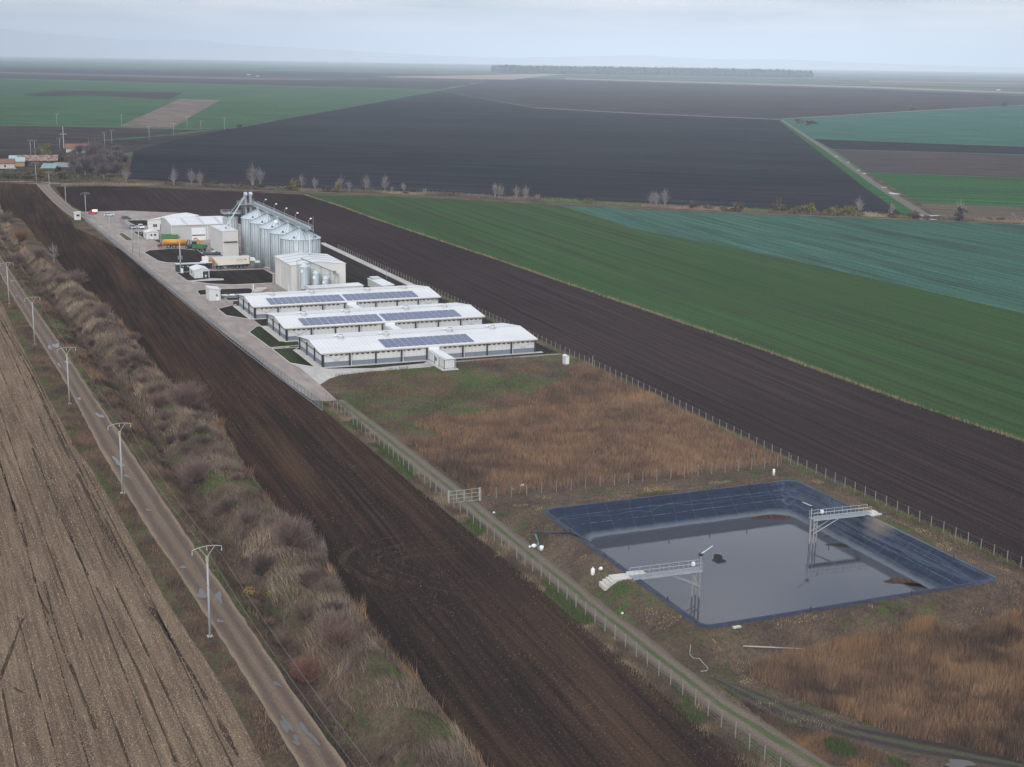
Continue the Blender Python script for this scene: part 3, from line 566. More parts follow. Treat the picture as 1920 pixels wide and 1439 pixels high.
def silo(label, x, y, r, ze, zr, group, nrib=26, name='grain_silo'):
    t = thing(name, label, 'silo', (x, y, 0), group=group)
    MB().lathe([(r+.35,0),(r+.35,.25)], n=40).build('foundation', M['concl'], t, False)
    b = MB().lathe([(r,.25),(r,ze)], n=52).build('shell', M['silo'], t, True)
    st = MB()
    for i in range(nrib):
        a = 2*math.pi*i/nrib; ca, sa = math.cos(a), math.sin(a); st.rod((ca*(r+.06), sa*(r+.06), .25), (ca*(r+.06), sa*(r+.06), ze-.15), .075, n=4)
    st.build('stiffener', M['stiff'], t)
    rf = MB().lathe([(r+.18,ze-.06),(r+.18,ze+.04),(.8,zr),(.8,zr+.35),(.45,zr+.5)], n=52).build('roof', M['siloroof'], t, False)
    rb = MB()
    for i in range(nrib):
        a = 2*math.pi*(i+.5)/nrib; ca, sa = math.cos(a), math.sin(a); rb.rod((ca*(r+.12), sa*(r+.12), ze+.08), (ca*.85, sa*.85, zr+.06), .065, n=4)
    rb.build('roof_rib', M['galvd'], rf)
    for a in (4.1, 5.4, 2.2): MB().cbox((math.cos(a)*r*.9, math.sin(a)*r*.9, ze+(zr-ze)*.14+.3), (.55,.55,.6)).build('roof_vent', M['galvd'], rf)
    return t
SY = [435.2+15.0*k for k in range(5)]
lab = ['nearest big grain silo, directly behind the feed mill hall', 'big grain silo, second from the feed mill hall', 'middle big grain silo of the row of five', 'big grain silo, fourth from the feed mill hall', 'farthest big grain silo, beside the bucket elevator']
for i, y in enumerate(SY): silo(lab[i]+', of galvanised steel', 110.0, y, 6.35, 13.35, 16.55, 'five big grain silos in a row')
hb = silo('small raised steel bin with a railed platform on top, beyond the intake tower', 105.2, 523, 2.75, 10.4, 12.0, None, 16, 'hopper_bin')
pl = MB(); pl.box(-3,3.4,-3,3,12.0,12.12); pf = pl.build('platform', M['galvd'], hb)
rl = MB()
for z in (12.6, 13.2): rl.tube([(-3,-3,z),(3.4,-3,z),(3.4,3,z),(-3,3,z),(-3,-3,z)], .05, 4)
for x, y in [(-3,-3),(0,-3),(3.4,-3),(3.4,0),(3.4,3),(0,3),(-3,3),(-3,0)]: rl.rod((x,y,12.1),(x,y,13.2),.05,n=4)
rl.build('railing', M['galv'], pf)
# ---- bucket elevator and catwalk
t = thing('bucket_elevator', 'grey bucket elevator tower with two rounded heads rising above the silos', 'elevator', (108.4, 506.5, 0))
lt = MB()
for x, y in ((-2,-1.6),(2,-1.6),(2,1.6),(-2,1.6)): lt.rod((x,y,0),(x,y,19),.13,n=4)
zs = [0,3.2,6.4,9.6,12.8,16,19]
for a, b in zip(zs, zs[1:]):
    for p, q in (((-2,-1.6),(2,-1.6)),((2,-1.6),(2,1.6)),((2,1.6),(-2,1.6)),((-2,1.6),(-2,-1.6))):
        lt.rod((*p,a),(*q,b),.07,n=4); lt.rod((*p,b),(*q,b),.08,n=4)
lt.build('lattice_tower', M['galvd'], t)
for dx in (-.75, 1.1):
    MB().box(dx-.38,dx+.38,-.3,.3,.3,20.2).build('leg_casing', M['galv'], t)
    h = MB().xprism([(-.55,20.0),(.55,20.0),(.8,20.6),(.7,21.1),(.3,21.45),(-.3,21.45),(-.7,21.1),(-.8,20.6)], dx-.55, dx+.55).build('head', M['galv'], t)
    MB().rod((dx+.55,0,20.7),(dx+1.0,0,20.7),.3,n=10).build('drive_motor', M['galvd'], h)
p2 = MB(); p2.box(-3.4,2.6,-2.4,2.2,16.9,17.02); pf = p2.build('platform', M['galvd'], t)
rl = MB()
for z in (17.5,18.1): rl.tube([(-3.4,-2.4,z),(2.6,-2.4,z),(2.6,2.2,z),(-3.4,2.2,z),(-3.4,-2.4,z)],.05,4)
for x,y in [(-3.4,-2.4),(-1.4,-2.4),(.6,-2.4),(2.6,-2.4),(2.6,2.2),(-.4,2.2),(-3.4,2.2)]: rl.rod((x,y,17),(x,y,18.1),.05,n=4)
rl.build('railing', M['galv'], pf)
MB().rod((1.6,.5,20),(1.6,.5,26),.05,.02,n=4).build('lightning_rod', M['galvd'], t)
t = thing('conveyor_catwalk', 'long steel conveyor catwalk with railings along the tops of the silos', 'catwalk', (110.6, 424.8, 0)); Lc = 80.0
MB().box(-.85,.85,0,Lc,17.05,17.2).build('deck', M['galvd'], t); MB().box(-.35,.25,.5,Lc,17.2,17.85).build('conveyor_trough', M['galv'], t)
gd = MB()
for x in (-.9,.9):
    gd.box(x-.08,x+.08,0,Lc,16.6,17.05)
    for z in (17.75,18.3): gd.rod((x,0,z),(x,Lc,z),.055,n=4)
for k in range(41):
    for x in (-.9,.9): gd.rod((x,k*2.0,17.05),(x,k*2.0,18.3),.045,n=4)
gd.build('railing', M['galv'], t)
sp_ = MB()
for y in SY:
    yy = y-424.8
    for dx, dy in ((-.7,-.7),(.7,-.7),(.7,.7),(-.7,.7)): sp_.rod((dx-.6,yy+dy,16.4),(dx,yy+dy,17.05),.07,n=4)
    sp_.rod((-.3,yy,17.1),(-.6,yy,16.7),.2,n=8)
sp_.build('support', M['galvd'], t)
MB().rod((.9,.1,13.4),(.9,.1,21.2),.07,n=6).build('mast', M['galvd'], t)
M['lamp'] = paint('white_lamp_housing', (.85,.86,.88), .3, dirt=0)
for k, yy in enumerate((6, 23, 38, 53, 69)):
    l = MB().tube([(.95,yy,17.1),(.95,yy,19.3),(1.5,yy-.5,19.9)],.05,5).build('floodlight', M['galv'], t)
    MB().lathe([(.14,0),(.34,.12),(.34,.3),(.1,.42)],(1.55,yy-.6,19.75),12).build('lamp_head', M['lamp'], l, True)
sph = MB().lathe([(.05,-.62),(.36,-.5),(.6,-.16),(.62,.1),(.45,.42),(.1,.6)],n=16).build('white_ball', M['lamp'], None, True); sph.location = (107.9, 460.2, 15.6); sph.name = 'roof_cap'
tag(sph, 'round white inspection cap on the roof of the middle silo', 'cap')
def spout(name, label, a, b, r, m):
    t = thing(name, label, 'chute', a); d = Vector(b)-Vector(a); o = MB().rod((0,0,0), d, r, n=8).build('pipe', M[m], t); MB().rod(d*.0, d*.02, r*1.5, n=8).build('flange', M['galvd'], o)
    MB().rod(d*.98, d, r*1.5, n=8).build('flange', M['galvd'], o)
spout('grain_chute', 'slanting grain chute from the elevator down to the intake tower roof', (107.4,505.5,20.3), (98.9,500.8,9.2), .22, 'galv')
spout('grain_chute', 'slanting grain chute from the elevator towards the small raised bin', (106.9,506,19.8), (105.0,521,12.6), .2, 'galv')
spout('grain_chute', 'thin pale spout from the end of the catwalk to the feed mill roof', (110.9,427.4,16.9), (109.6,422.5,9.6), .16, 'pipe')
# ---- intake tower
t = thing('intake_tower', 'tall white windowless intake tower between the workshop and the silos', 'tower', (96.1, 492.6, 0)); W_, D_ = 5.6, 23.0; H4 = (8.95, 9.15, 8.6, 8.4)
MB().hexa([(0,0,0),(W_,0,0),(W_,D_,0),(0,D_,0)], [(0,0,H4[0]),(W_,0,H4[1]),(W_,D_,H4[2]),(0,D_,H4[3])]).build('wall', M['cream'], t)
MB().hexa([(-.15,-.15,H4[0]),(W_+.15,-.15,H4[1]),(W_+.15,D_+.1,H4[2]),(-.15,D_+.1,H4[3])], [(-.15,-.15,H4[0]+.15),(W_+.15,-.15,H4[1]+.15),(W_+.15,D_+.1,H4[2]+.15),(-.15,D_+.1,H4[3]+.15)]).build('roof', M['roof'], t)
MB().box(.5,4.9,-.06,-.005,.05,5.2).build('roller_door', ribbed('roller_door', (.60,.59,.58), axis=2, pitch=.5, depth=.03, dirt=.12), t)
MB().box(.3,5.1,-.75,-.01,5.2,5.42).build('awning', M['black'], t)
MB().box(-.08,-.005,-.05,D_,0,.45).build('plinth', M['plinth'], t)
# ---- workshop
t = thing('workshop_hall', 'big grey clad workshop hall with three grey skylight strips on its roof', 'hall', (86.0, 540.8, 0)); W_, D_, R_ = 23.5, 26.2, 13.1
MB().xprism([(0,0),(D_,0),(D_,6.15),(R_,7.25),(0,6.15)], 0, W_).build('wall', M['greyclad'], t)
ro = MB().xprism([(-.3,6.12),(R_,7.27),(D_+.3,6.12),(D_+.3,6.25),(R_,7.40),(-.3,6.25)], -.25, W_+.2).build('roof', M['roof'], t)
for xx in (5.2, 11.8, 18.3): slope_box(MB(), xx, xx+1.1, .1, 6.27, R_-.6, 7.36, .04).build('skylight', M['skylight'], ro)
d = MB().box(7.6,13.0,-.06,-.005,.05,4.9).build('sectional_door', M['white'], t); MB().box(7.75,12.85,-.085,-.05,1.75,2.15).build('door_window', M['glass'], d)
for q in ((-.06,.12,-.08,.0,0,6.1),(13.7,13.9,-.08,-.005,0,6.1)): MB().box(*q).build('corner_trim', M['white'], t)
MB().box(-.3,W_+.2,-.38,-.28,5.98,6.14).build('gutter', M['white'], t)
# ---- office (turned)
A = Vector((82.8, 580.0)); ang = math.atan2(-13.6, 19.5)
t = thing('office_building', 'low white gabled office behind the workshop, with a window and a dark door', 'office', (A.x, A.y, 0), ang); W_, D_ = 11.4, 23.8
MB().yprism([(0,0),(W_,0),(W_,3.75),(W_/2,4.6),(0,3.75)], 0, D_).build('wall', M['panel'], t)
MB().yprism([(-.3,3.72),(W_/2,4.62),(W_+.3,3.72),(W_+.3,3.87),(W_/2,4.78),(-.3,3.87)], -.3, D_+.3).build('roof', M['roofy'], t)
wd = MB().box(2.3,4.1,-.04,.02,1.2,2.4).build('window', M['glass'], t); f = MB()
for q in ((2.2,2.3,1.1,2.5),(4.1,4.2,1.1,2.5),(2.3,4.1,1.1,1.2),(2.3,4.1,2.4,2.5),(3.15,3.25,1.2,2.4)): f.box(q[0],q[1],-.07,.01,q[2],q[3])
f.build('frame', M['white'], wd)
MB().box(5.4,6.4,-.05,.02,.05,2.4).build('door', M['black'], t)
ac = MB().box(.6,1.2,-.35,-.01,2.5,3.1).build('air_conditioner', M['white'], t); MB().rod((.9,-.36,2.8),(.9,-.35,2.8),.22,n=12).build('fan', M['greyclad'], ac)
# ---- small sheds and kiosks
def shed(name, label, cat, x, y, w_, d_, z0, z1, doors=(), windows=(), rz=0, ridge=True, wall='panel', roof='roof', oh=.2):
    """little gabled shed: ridge along y (front gable) or mono-pitch rising to the back"""
    t = thing(name, label, cat, (x, y, 0), rz)
    if ridge:
        MB().yprism([(0,0),(w_,0),(w_,z0),(w_/2,z1),(0,z0)], 0, d_).build('wall', M[wall], t)
        MB().yprism([(-oh,z0-.03),(w_/2,z1+.02),(w_+oh,z0-.03),(w_+oh,z0+.09),(w_/2,z1+.15),(-oh,z0+.09)], -oh, d_+oh).build('roof', M[roof], t)
    else:
        MB().hexa([(0,0,0),(w_,0,0),(w_,d_,0),(0,d_,0)], [(0,0,z0),(w_,0,z1),(w_,d_,z1),(0,d_,z0)]).build('wall', M[wall], t)
        MB().hexa([(-oh,-oh,z0),(w_+oh,-oh,z1),(w_+oh,d_+oh,z1),(-oh,d_+oh,z0)], [(-oh,-oh,z0+.1),(w_+oh,-oh,z1+.1),(w_+oh,d_+oh,z1+.1),(-oh,d_+oh,z0+.1)]).build('roof', M[roof], t)
    for f, a, b, zz0, zz1, m in doors:
        o = (MB().box(a, b, -.05, .02, zz0, zz1) if f == 'f' else MB().box(-.05, .02, a, b, zz0, zz1)).build('door', M[m], t)
        (MB().rod((b-.12,-.07,1.0),(b-.12,-.07,1.15),.03,n=5) if f == 'f' else MB().rod((-.07,a+.12,1.0),(-.07,a+.12,1.15),.03,n=5)).build('handle', M['black'], o)
    for f, a, b, zz0, zz1 in windows: (MB().box(a, b, -.05, .02, zz0, zz1) if f == 'f' else MB().box(-.05, .02, a, b, zz0, zz1)).build('window', M['glass'], t)
    return t
shed('weighbridge_cabin', 'small white weighbridge cabin with two dark windows beside the workshop', 'cabin', 77.5, 548.6, 4.7, 7.0, 2.5, 3.0, [('f',1.6,2.5,.05,2.1,'white')], [('f',1.65,2.3,1.15,2.0),('f',3.0,3.8,1.3,2.0),('l',1.0,2.0,1.2,2.0)])
t = shed('generator_kiosk', 'small cream gabled kiosk with an open dark doorway, in front of the tipper trailer', 'kiosk', 77.5, 445.6, 4.8, 8.6, 2.45, 3.2, [], [('l',4.6,5.6,1.1,1.9)])
MB().box(2.75,4.55,-.05,.03,.05,2.2).build('doorway', M['black'], t); MB().lathe([(.32,0),(.32,.9),(.12,1.15)],(3.6,-.35,0),12).build('gas_bottle', M['galv'], t, True)
shed('pump_house', 'white flat-roofed pump house with a window in its door, beside the yard fence', 'pump house', 74.0, 402.1, 3.3, 5.2, 3.75, 3.15, [('f',2.0,2.8,.05,2.0,'white')], [('f',2.05,2.5,1.2,1.9)], ridge=False)
shed('gate_cabin', 'tiny white gate cabin with one window, outside the fence at the yard entrance', 'cabin', *g(140,413), 2.6, 2.6, 3.1, 3.3, [], [('f',.9,2.1,1.5,2.4)], ridge=False)
shed('low_plant_room', 'low white flat building between the rear barn and the feed mill hall', 'plant room', 103.2, 397.4, 16.2, 5.6, 2.9, 3.1, [], [], ridge=False)
t = shed('tank_shed', 'white shed with a grey panel on top, near the far fence behind the rear barn', 'shed', 126.2, 399.5, 3.6, 15.5, 2.3, 2.5, [], [], ridge=False); MB().box(.5,3.2,12.5,15.4,2.62,3.0).build('roof_unit', M['greyclad'], t)
shed('meter_cabinet', 'small white cabinet standing in dry weeds by the far fence', 'cabinet', 136.4, 289.2, 1.0, 1.6, 1.9, 2.15, [('f',.1,.9,.2,1.7,'white')], [], oh=.1)
# ---- feed bins before the mill wall
def feed_bin(label, x, y, r, ze, zr, sign):
    t = thing('feed_bin', label, 'bin', (x, y, 0), group='steel feed bins at the mill')
    lg = MB()
    for i in range(4):
        a = math.pi/4+i*math.pi/2; lg.rod((math.cos(a)*r*.85, math.sin(a)*r*.85, 0), (math.cos(a)*r*.85, math.sin(a)*r*.85, 1.9), .09, n=5)
    lg.build('frame', M['galvd'], t)
    MB().lathe([(.25,.6),(r,1.8),(r,ze)], n=28).build('shell', M['silo'], t)
    MB().lathe([(r+.06,ze),(.35,zr),(.35,zr+.18)], n=28).build('roof', M['siloroof'], t)
    ld = MB()
    for dx in (-.2,.2): ld.rod((r*.8+.3+dx*.4, -r*.62+dx, .4),(r*.8+.3+dx*.4, -r*.62+dx, ze+.6),.03,n=4)
    for k in range(int(ze/.4)): ld.rod((r*.8+.22,-r*.62-.2,.5+k*.4),(r*.8+.38,-r*.62+.2,.5+k*.4),.02,n=4)
    ld.build('ladder', M['galv'], t)
    MB().box(-r*.62-.5,-r*.62+.4,-r*.82-.06,-r*.82+.02,ze-1.6,ze-.8).build('sign', M['white'], t); MB().box(-r*.66-.3,-r*.66+.1,-r*.80-.05,-r*.80+.03,ze-1.35,ze-1.05).build('sign_mark', M['black'], t)
for lab, X, r, ze, zr in (('tallest steel feed bin, leftmost before the mill wall', 103.3, 1.35, 8.5, 9.6), ('middle steel feed bin before the mill wall', 106.8, 1.1, 6.4, 7.3), ('shortest steel feed bin, rightmost before the mill wall', 109.8, 1.1, 4.7, 5.5)): feed_bin(lab, X, 405.0, r, ze, zr, 0)
t = thing('bin_auger', 'slanting auger conveyor over the three feed bins', 'conveyor', (102.2, 405.0, 0))
MB().rod((.2,0,11.0),(10.2,0,6.5),.16,n=8).build('auger_tube', M['galvd'], t); MB().cbox((10.5,0,6.4),(.8,.7,.8)).build('drive_motor', M['galvd'], t)
fm = MB()
for x, h in ((-1.0,10.6),(2.9,10.0),(6.2,8.2),(9.0,7.0),(10.6,6.0),(11.6,5.8)):
    for dy in (-.7,.7): fm.rod((x,dy,0),(x,dy,h),.06,n=4)
fm.rod((-1.0,-.7,10.6),(.6,-.7,10.8),.08,n=4); fm.rod((2.9,-.7,7.8),(6.2,-.7,7.8),.07,n=4); fm.rod((6.2,-.7,5.9),(11.8,-.7,5.9),.07,n=4)
fm.build('frame', M['galvd'], t)
# ---- yard clutter
M['dkgreen'] = paint('dark_green_steel', (.012,.035,.035), .5); M['gren'] = paint('green_trailer_paint', (.035,.17,.06), .45, dirt=.2, scale=1.5)
x, y = g(*c_(570,1045)); t = thing('dark_container', 'dark green steel container block beside the transformer pole', 'container', (x, y, 0))
MB().box(0,9.6,0,2.6,.1,2.45).build('body', M['dkgreen'], t); MB().box(-.1,9.7,-.1,2.7,2.45,2.6).build('lid', M['greyclad'], t)
for k in range(3): MB().box(1.4+k*1.6,2.7+k*1.6,-.06,.0,.3,2.3).build('door', M['black'], t)
for k in range(2): MB().box(2.0+k*1.6,2.3+k*1.6,-.09,-.05,1.6,1.95).build('sign', M['white'], t)
x, y = g(*c_(955,1000)); t = thing('white_tank', 'square white tank on a dark stand, left of the tipper trailer', 'tank', (x, y, 0))
MB().box(0,3.2,0,2.6,.05,2.0).build('stand', M['black'], t); MB().box(-.1,3.3,-.1,2.7,2.0,2.3).build('deck', M['white'], t); MB().box(.3,2.2,.3,2.1,2.3,4.0).build('tank_body', M['white'], t); MB().rod((1.2,1.2,4.0),(1.2,1.2,4.15),.25,n=10).build('lid', M['greyclad'], t)
x, y = g(290+1340*130/1920, 420+870*70/1034); t = thing('drum_roller', 'long dark blue cylinder lying on the ground before the intake tower', 'cylinder', (x, y, 0), math.radians(-14))
MB().rod((0,0,.55),(6.6,0,.55),.55,n=18).build('drum', paint('navy_steel', (.03,.045,.075), .5), t, True); MB().rod((-.15,0,.55),(0,0,.55),.25,n=10).build('end_cap', M['galvd'], t)
x, y = g(290+1585*130/1920, 420+840*70/1034); t = thing('crate_pallet', 'white crate with dark tools on top beside the intake tower', 'crate', (x, y+.8, 0))
MB().box(0,1.5,0,1.2,.15,1.15).build('crate_body', M['pipe'], t); MB().box(-.05,1.55,-.05,1.25,0,.15).build('pallet', paint('pallet_wood', (.28,.2,.12), .8), t); MB().box(.2,.7,.2,.9,1.15,1.45).build('tool_box', M['black'], t)
M['osb'] = paint('brown_board', (.33,.17,.07), .7); x, y = g(*c_(1060,1000)); t = thing('board_stack', 'stack of brown boards and boxes behind the tipper trailer', 'stack', (x, y+1.0, 0))
MB().box(0,2.2,0,1.6,1.6,2.9).build('upper_board', M['osb'], t); MB().box(.2,2.0,.1,1.5,.9,1.6).build('lower_board', M['osb'], t); f = MB()
for q in (0,.9,1.8): f.box(q,q+.15,.1,1.5,0,.9)
f.box(0,2,.0,.12,.35,.5); f.build('frame', paint('rusty_frame', (.20,.07,.05), .8), t)
x, y = g(*c_(1760,990)); t = thing('steel_frame_pile', 'pile of grey steel frames at the front end of the tipper trailer', 'pile', (x, y+.4, 0)); f = MB()
for k in range(5): f.box(-.6+.1*k,2.6-.1*k,-.5+k*.05,.8,.1+k*.35,.22+k*.35); f.rod((-.5+k*.6,-.4,0),(-.3+k*.6,.6,1.8),.05,n=4)
f.build('frame', M['galvd'], t); MB().cbox((.6,.4,2.2),(1.6,1.2,.5)).build('cover', M['white'], t)
x, y = g(*c_(1460,800)); t = thing('intake_pit', 'white hood over the grain intake beside the tower door', 'hood', (x+.6, y+2, 0)); MB().box(0,2.0,0,1.5,0,1.0).build('box', M['pipe'], t); MB().lathe([(.9,0),(.8,.4),(.4,.7)],(4.4,1,.3),14).build('dome', M['white'], t, True)
x, y = g(*u_(850,790)); t = thing('well_cover', 'dark walled concrete well with pale lids next to the pump house', 'well', (x, y, 0)); MB().box(-1.6,3.0,-1.2,1.4,.0,.75).build('wall', M['plinth'], t); MB().box(-1.7,.2,-1.3,1.5,.75,.88).build('lid', M['conc'], t); MB().box(.7,2.2,-.6,.7,.75,.95).build('lid', M['white'], t)
x, y = g(*u_(1300,690)); t = thing('slab_pile', 'pile of pale concrete slabs at the corner of the rear barn', 'pile', (x, y, 0))
for k in range(4): MB().box(-1.5+.5*k,1.2+.6*k,-1+.3*k,.6+.2*k,.0+.22*k,.2+.22*k).build('slab', M['concl'], t)
x, y = g(*u_(1240,665)); t = thing('marker_post', 'short white marker post on the paving near the feed mill hall', 'post', (x, y, 0)); MB().box(-.15,.15,-.15,.15,0,1.7).build('post', M['white'], t); MB().box(-.3,.3,-.3,.3,0,.12).build('base', M['conc'], t)
# ================================================================== pond
def rrect(ins, rad, z, n=10, zn=False):
    x0, x1, y0, y1 = PX0+ins, PX1-ins, PY0+ins, PY1-ins; P = []
    ns = 24
    for (cx, cy, a0, ex, ey) in ((x1-rad, y1-rad, 0, -1, 0), (x0+rad, y1-rad, 90, 0, -1), (x0+rad, y0+rad, 180, 1, 0), (x1-rad, y0+rad, 270, 0, 1)):
        for k in range(n+1):
            a = math.radians(a0+90*k/n); P.append((cx+rad*math.cos(a), cy+rad*math.sin(a)))
        a = math.radians(a0+90); sx, sy = P[-1]; L_ = (x1-x0-2*rad) if ex*0+abs(ex) else (y1-y0-2*rad)
        for k in range(1, ns): P.append((sx+ex*L_*k/ns, sy+ey*L_*k/ns))
    return [(x, y, z) for x, y in P]
def linermat():
    n = NT('black_pond_liner'); p = n.pos(); sp = n.n('ShaderNodeSeparateXYZ'); n.l(p, sp.inputs[0]); X, Y, Z = sp.outputs
    f = n.noise(n.pos((.35, .35, 2)), 1.0, 4, .6); c = n.mix(n.ramp(f, .35, .7), (.0025, .0065, .0195), (.0065, .0165, .043))
    # pale dried line just above the water
    wv = n.math('ADD', Z, n.math('MULTIPLY', n.math('SUBTRACT', n.noise(n.pos((.5, .5, .1)), 1.0, 4, .6), .5), .5))
    c = n.mix(n.ramp(wv, WZ+.75, WZ+.15, 0, .85), c, (.105, .125, .145)); c = n.mix(n.ramp(wv, WZ+.12, WZ+.0, 0, .8), c, (.05, .05, .055))
    for zz in (1.25, .15):   # welded seams
        c = n.mix(n.math('MULTIPLY', n.ramp(n.math('ABSOLUTE', n.math('SUBTRACT', Z, zz+0.0)), .035, .01), n.ramp(n.noise(p, .9, 4, .7), .40, .58, .05, .6)), c, (.16, .19, .22))
    for ax in (X, Y):
        q = n.math('ABSOLUTE', n.math('SUBTRACT', n.math('FRACT', n.math('MULTIPLY', n.math('ADD', ax, n.math('MULTIPLY', n.noise(p, .12, 2), 2.4)), 1/3.7)), .5)); c = n.mix(n.ramp(q, .490, .497, 0, .42), c, (.10, .125, .16))
    # right bank: streaky sky reflections painted into the liner colour
    bank_glare = n.math('MULTIPLY', n.ramp(X, 125.3, 126.3), n.ramp(n.noise(n.pos((1.2, .05, 2.5)), 1.0, 4, .65), .46, .66, 0, .55)); c = n.mix(bank_glare, c, (.075, .095, .125))
    sx, sy = g(1655, 1005, .2)
    dx = n.math('SUBTRACT', X, sx); dy = n.math('SUBTRACT', Y, sy); an = n.math('ARCTAN2', dy, dx); rr = n.math('POWER', n.math('ADD', n.math('POWER', dx, 2), n.math('MULTIPLY', n.math('POWER', dy, 2), .55)), .5)
    ray = n.math('MULTIPLY', n.noise(n.pos((.9, .9, .9)), 1.3, 4, .7), 3.0)
    c = n.mix(n.ramp(n.math('ADD', rr, ray), 4.4, 2.2, 0, .8), c, (.135, .108, .082))
    n.col(c); n.set(Roughness=.45); n.b.inputs['Specular IOR Level'].default_value = .16; n.bump(n.noise(n.pos((1, 1, 1)), .55, 4, .6), .28, .7); return n.m
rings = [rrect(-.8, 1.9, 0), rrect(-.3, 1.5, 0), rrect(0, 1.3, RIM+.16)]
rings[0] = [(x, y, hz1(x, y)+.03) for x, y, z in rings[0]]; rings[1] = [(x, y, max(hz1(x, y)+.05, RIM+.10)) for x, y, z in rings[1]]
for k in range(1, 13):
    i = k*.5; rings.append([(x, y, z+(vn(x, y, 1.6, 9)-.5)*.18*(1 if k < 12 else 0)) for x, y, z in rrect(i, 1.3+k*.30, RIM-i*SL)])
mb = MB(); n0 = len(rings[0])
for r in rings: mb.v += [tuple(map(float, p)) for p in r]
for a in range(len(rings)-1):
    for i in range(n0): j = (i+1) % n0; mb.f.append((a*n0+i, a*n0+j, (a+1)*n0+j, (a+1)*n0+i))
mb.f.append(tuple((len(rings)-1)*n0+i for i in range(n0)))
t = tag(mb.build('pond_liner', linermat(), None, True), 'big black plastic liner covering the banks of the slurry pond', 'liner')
M['pond'] = watermat('slurry_water', (.036, .038, .050), .03, .007, 1.1)
mb = MB(); mb.poly(rrect(3.9, 3.3, WZ)); tag(mb.build('water', M['pond']), kind='structure')
M['scum'] = soil('brown_scum', (.045, .028, .022), (.075, .042, .030), .4, row=.5, patch=.3, bump=.03)
M['scumd'] = soil('dark_scum', (.022, .018, .02), (.045, .032, .03), 1.0, row=.3, patch=.3, bump=.03)
for i, (x, y, a, b, rt, m) in enumerate([(1470,967,4.6,1.7,-.12,'scum'),(1347,1049,1.7,1.0,.9,'scumd'),(1700,1092,2.6,1.6,-.5,'scum'),(1738,1098,2.6,1.2,-.8,'scumd'),(1585,1022,2.6,.9,-.1,'scumd'),(1560,1005,1.6,.35,-.3,'scumd')]):
    X, Y = g(x, y, WZ); field('scum', blob(X, Y, a, b, rt, 30, 90+i, .5), M[m], WZ+.012)
# small black pegs holding the liner rim
peg = MB().rod((0,0,-.1),(0,0,.62),.09,n=6).build('liner_peg', M['black']); tag(peg, 'short black peg standing on the rim of the pond liner', 'peg', 'black pegs on the pond rim')
for i, (x, y) in enumerate([(1032,964),(1068,1000),(1134,1046),(1252,1128),(1520,1147),(1709,1117),(1182,941),(1258,930),(1335,921),(1405,914),(1560,942),(1788,1049)]):
    X, Y = g(x, y, RIM); o = peg if i == 0 else dup(peg, (0,0,0)); o.location = (X, Y, RIM+.08)
# walkways over the pond
M['rail'] = paint('galvanised_rail', (.38,.40,.42), .5, .3, dirt=.15)
M['wall_stain'] = paint('stained_steel', (.34,.33,.32), .6, .2, dirt=.35, scale=1.2)
def walkway(label, a, b, right):
    A, B = Vector((*a, 2.45)), Vector((*b, 2.45)); d = (B-A); Lw = d.length; t = thing('pond_walkway', label, 'walkway', A, math.atan2(d.y, d.x), 'steel walkways over the pond')
    dk = MB(); dk.box(0,Lw,-.62,.62,-.02,.03); dk.build('deck', M['galvd'], t)
    bm = MB(); bm.box(0,Lw,-.68,-.60,-.22,.02); bm.box(0,Lw,.60,.68,-.22,.02); bm.build('beam', M['rail'], t)
    for s in (-1, 1):
        r = MB(); y = s*.62
        for z in (.55, 1.1): r.rod((.05,y,z),(Lw,y,z),.035,n=5)
        k = int(Lw/1.35)
        for i in range(k+1): r.rod((.05+i*(Lw-.1)/k,y,0),(.05+i*(Lw-.1)/k,y,1.1),.035,n=4)
        r.build('railing', M['rail'], t)
    for x, y in ((Lw-.25,-.55),(Lw-.25,.55),(Lw-1.1,.0),(Lw-.05,.0)): MB().rod((x,y,-7),(x+.0,y,-.1),.10,n=7).build('leg', M['wall_stain'], t)
    br = MB(); br.rod((Lw-.3,-.5,-2.3),(Lw-4.6,-.5,-.25),.07,n=5); br.rod((Lw-.3,.5,-2.3),(Lw-4.6,.5,-.25),.07,n=5); br.rod((Lw-1.1,0,-.6),(Lw-.2,-.5,-2.8),.05,n=4); br.rod((Lw-.2,.5,-.6),(Lw-1.1,0,-2.8),.05,n=4); br.build('brace', M['rail'], t)
    cr = MB(); cr.rod((Lw+.15,.2,-5),(Lw+.15,.2,2.1),.08,n=7); cr.build('mast', M['galv'], t); up = Vector((Lw+.15,.2,2.1))
    e = up+Vector((2.0,.5,.75)) if not right else up+Vector((1.9,.3,.9)); MB().rod(up-(e-up)*.12, e, .09, .06, n=6).build('crane_arm', M['pipe'], t); MB().cbox((Lw+.1,.2,2.0),(.5,.4,.35)).build('winch', M['black'], t)
    MB().cbox((Lw-1.5,-.72 if not right else .5,1.15),(.42,.3,.5)).build('control_box', M['white'], t)
walkway('left steel walkway reaching from the concrete steps out over the pond', g(1184,1083,2.45), g(1313,1067,2.45), False)
walkway('right steel walkway reaching from the far bank out over the pond', g(1630,961,2.45), g(1521,973,2.45), True)
a = Vector((*g(1129,1114,.15), .1)); b = Vector((*g(1183,1080,2.3), 2.2)); d = b-a; n = 9
t = thing('concrete_steps', 'pale concrete steps climbing the pond bank to the left walkway', 'steps', a, math.atan2(d.y, d.x)); Lh = math.hypot(d.x, d.y)
for i in range(n):
    q = a+d*((i+.7)/n); zz = max(hz1(q.x, q.y), hz1(q.x+.3, q.y+.3), d.z*i/n)+.16-a.z
    MB().box(Lh*i/n-.12, Lh*(i+1)/n+.25, -1.0+(i%2)*.06, 1.0-(i%3)*.08, zz-.6, zz).build('step', M['concl'], t)
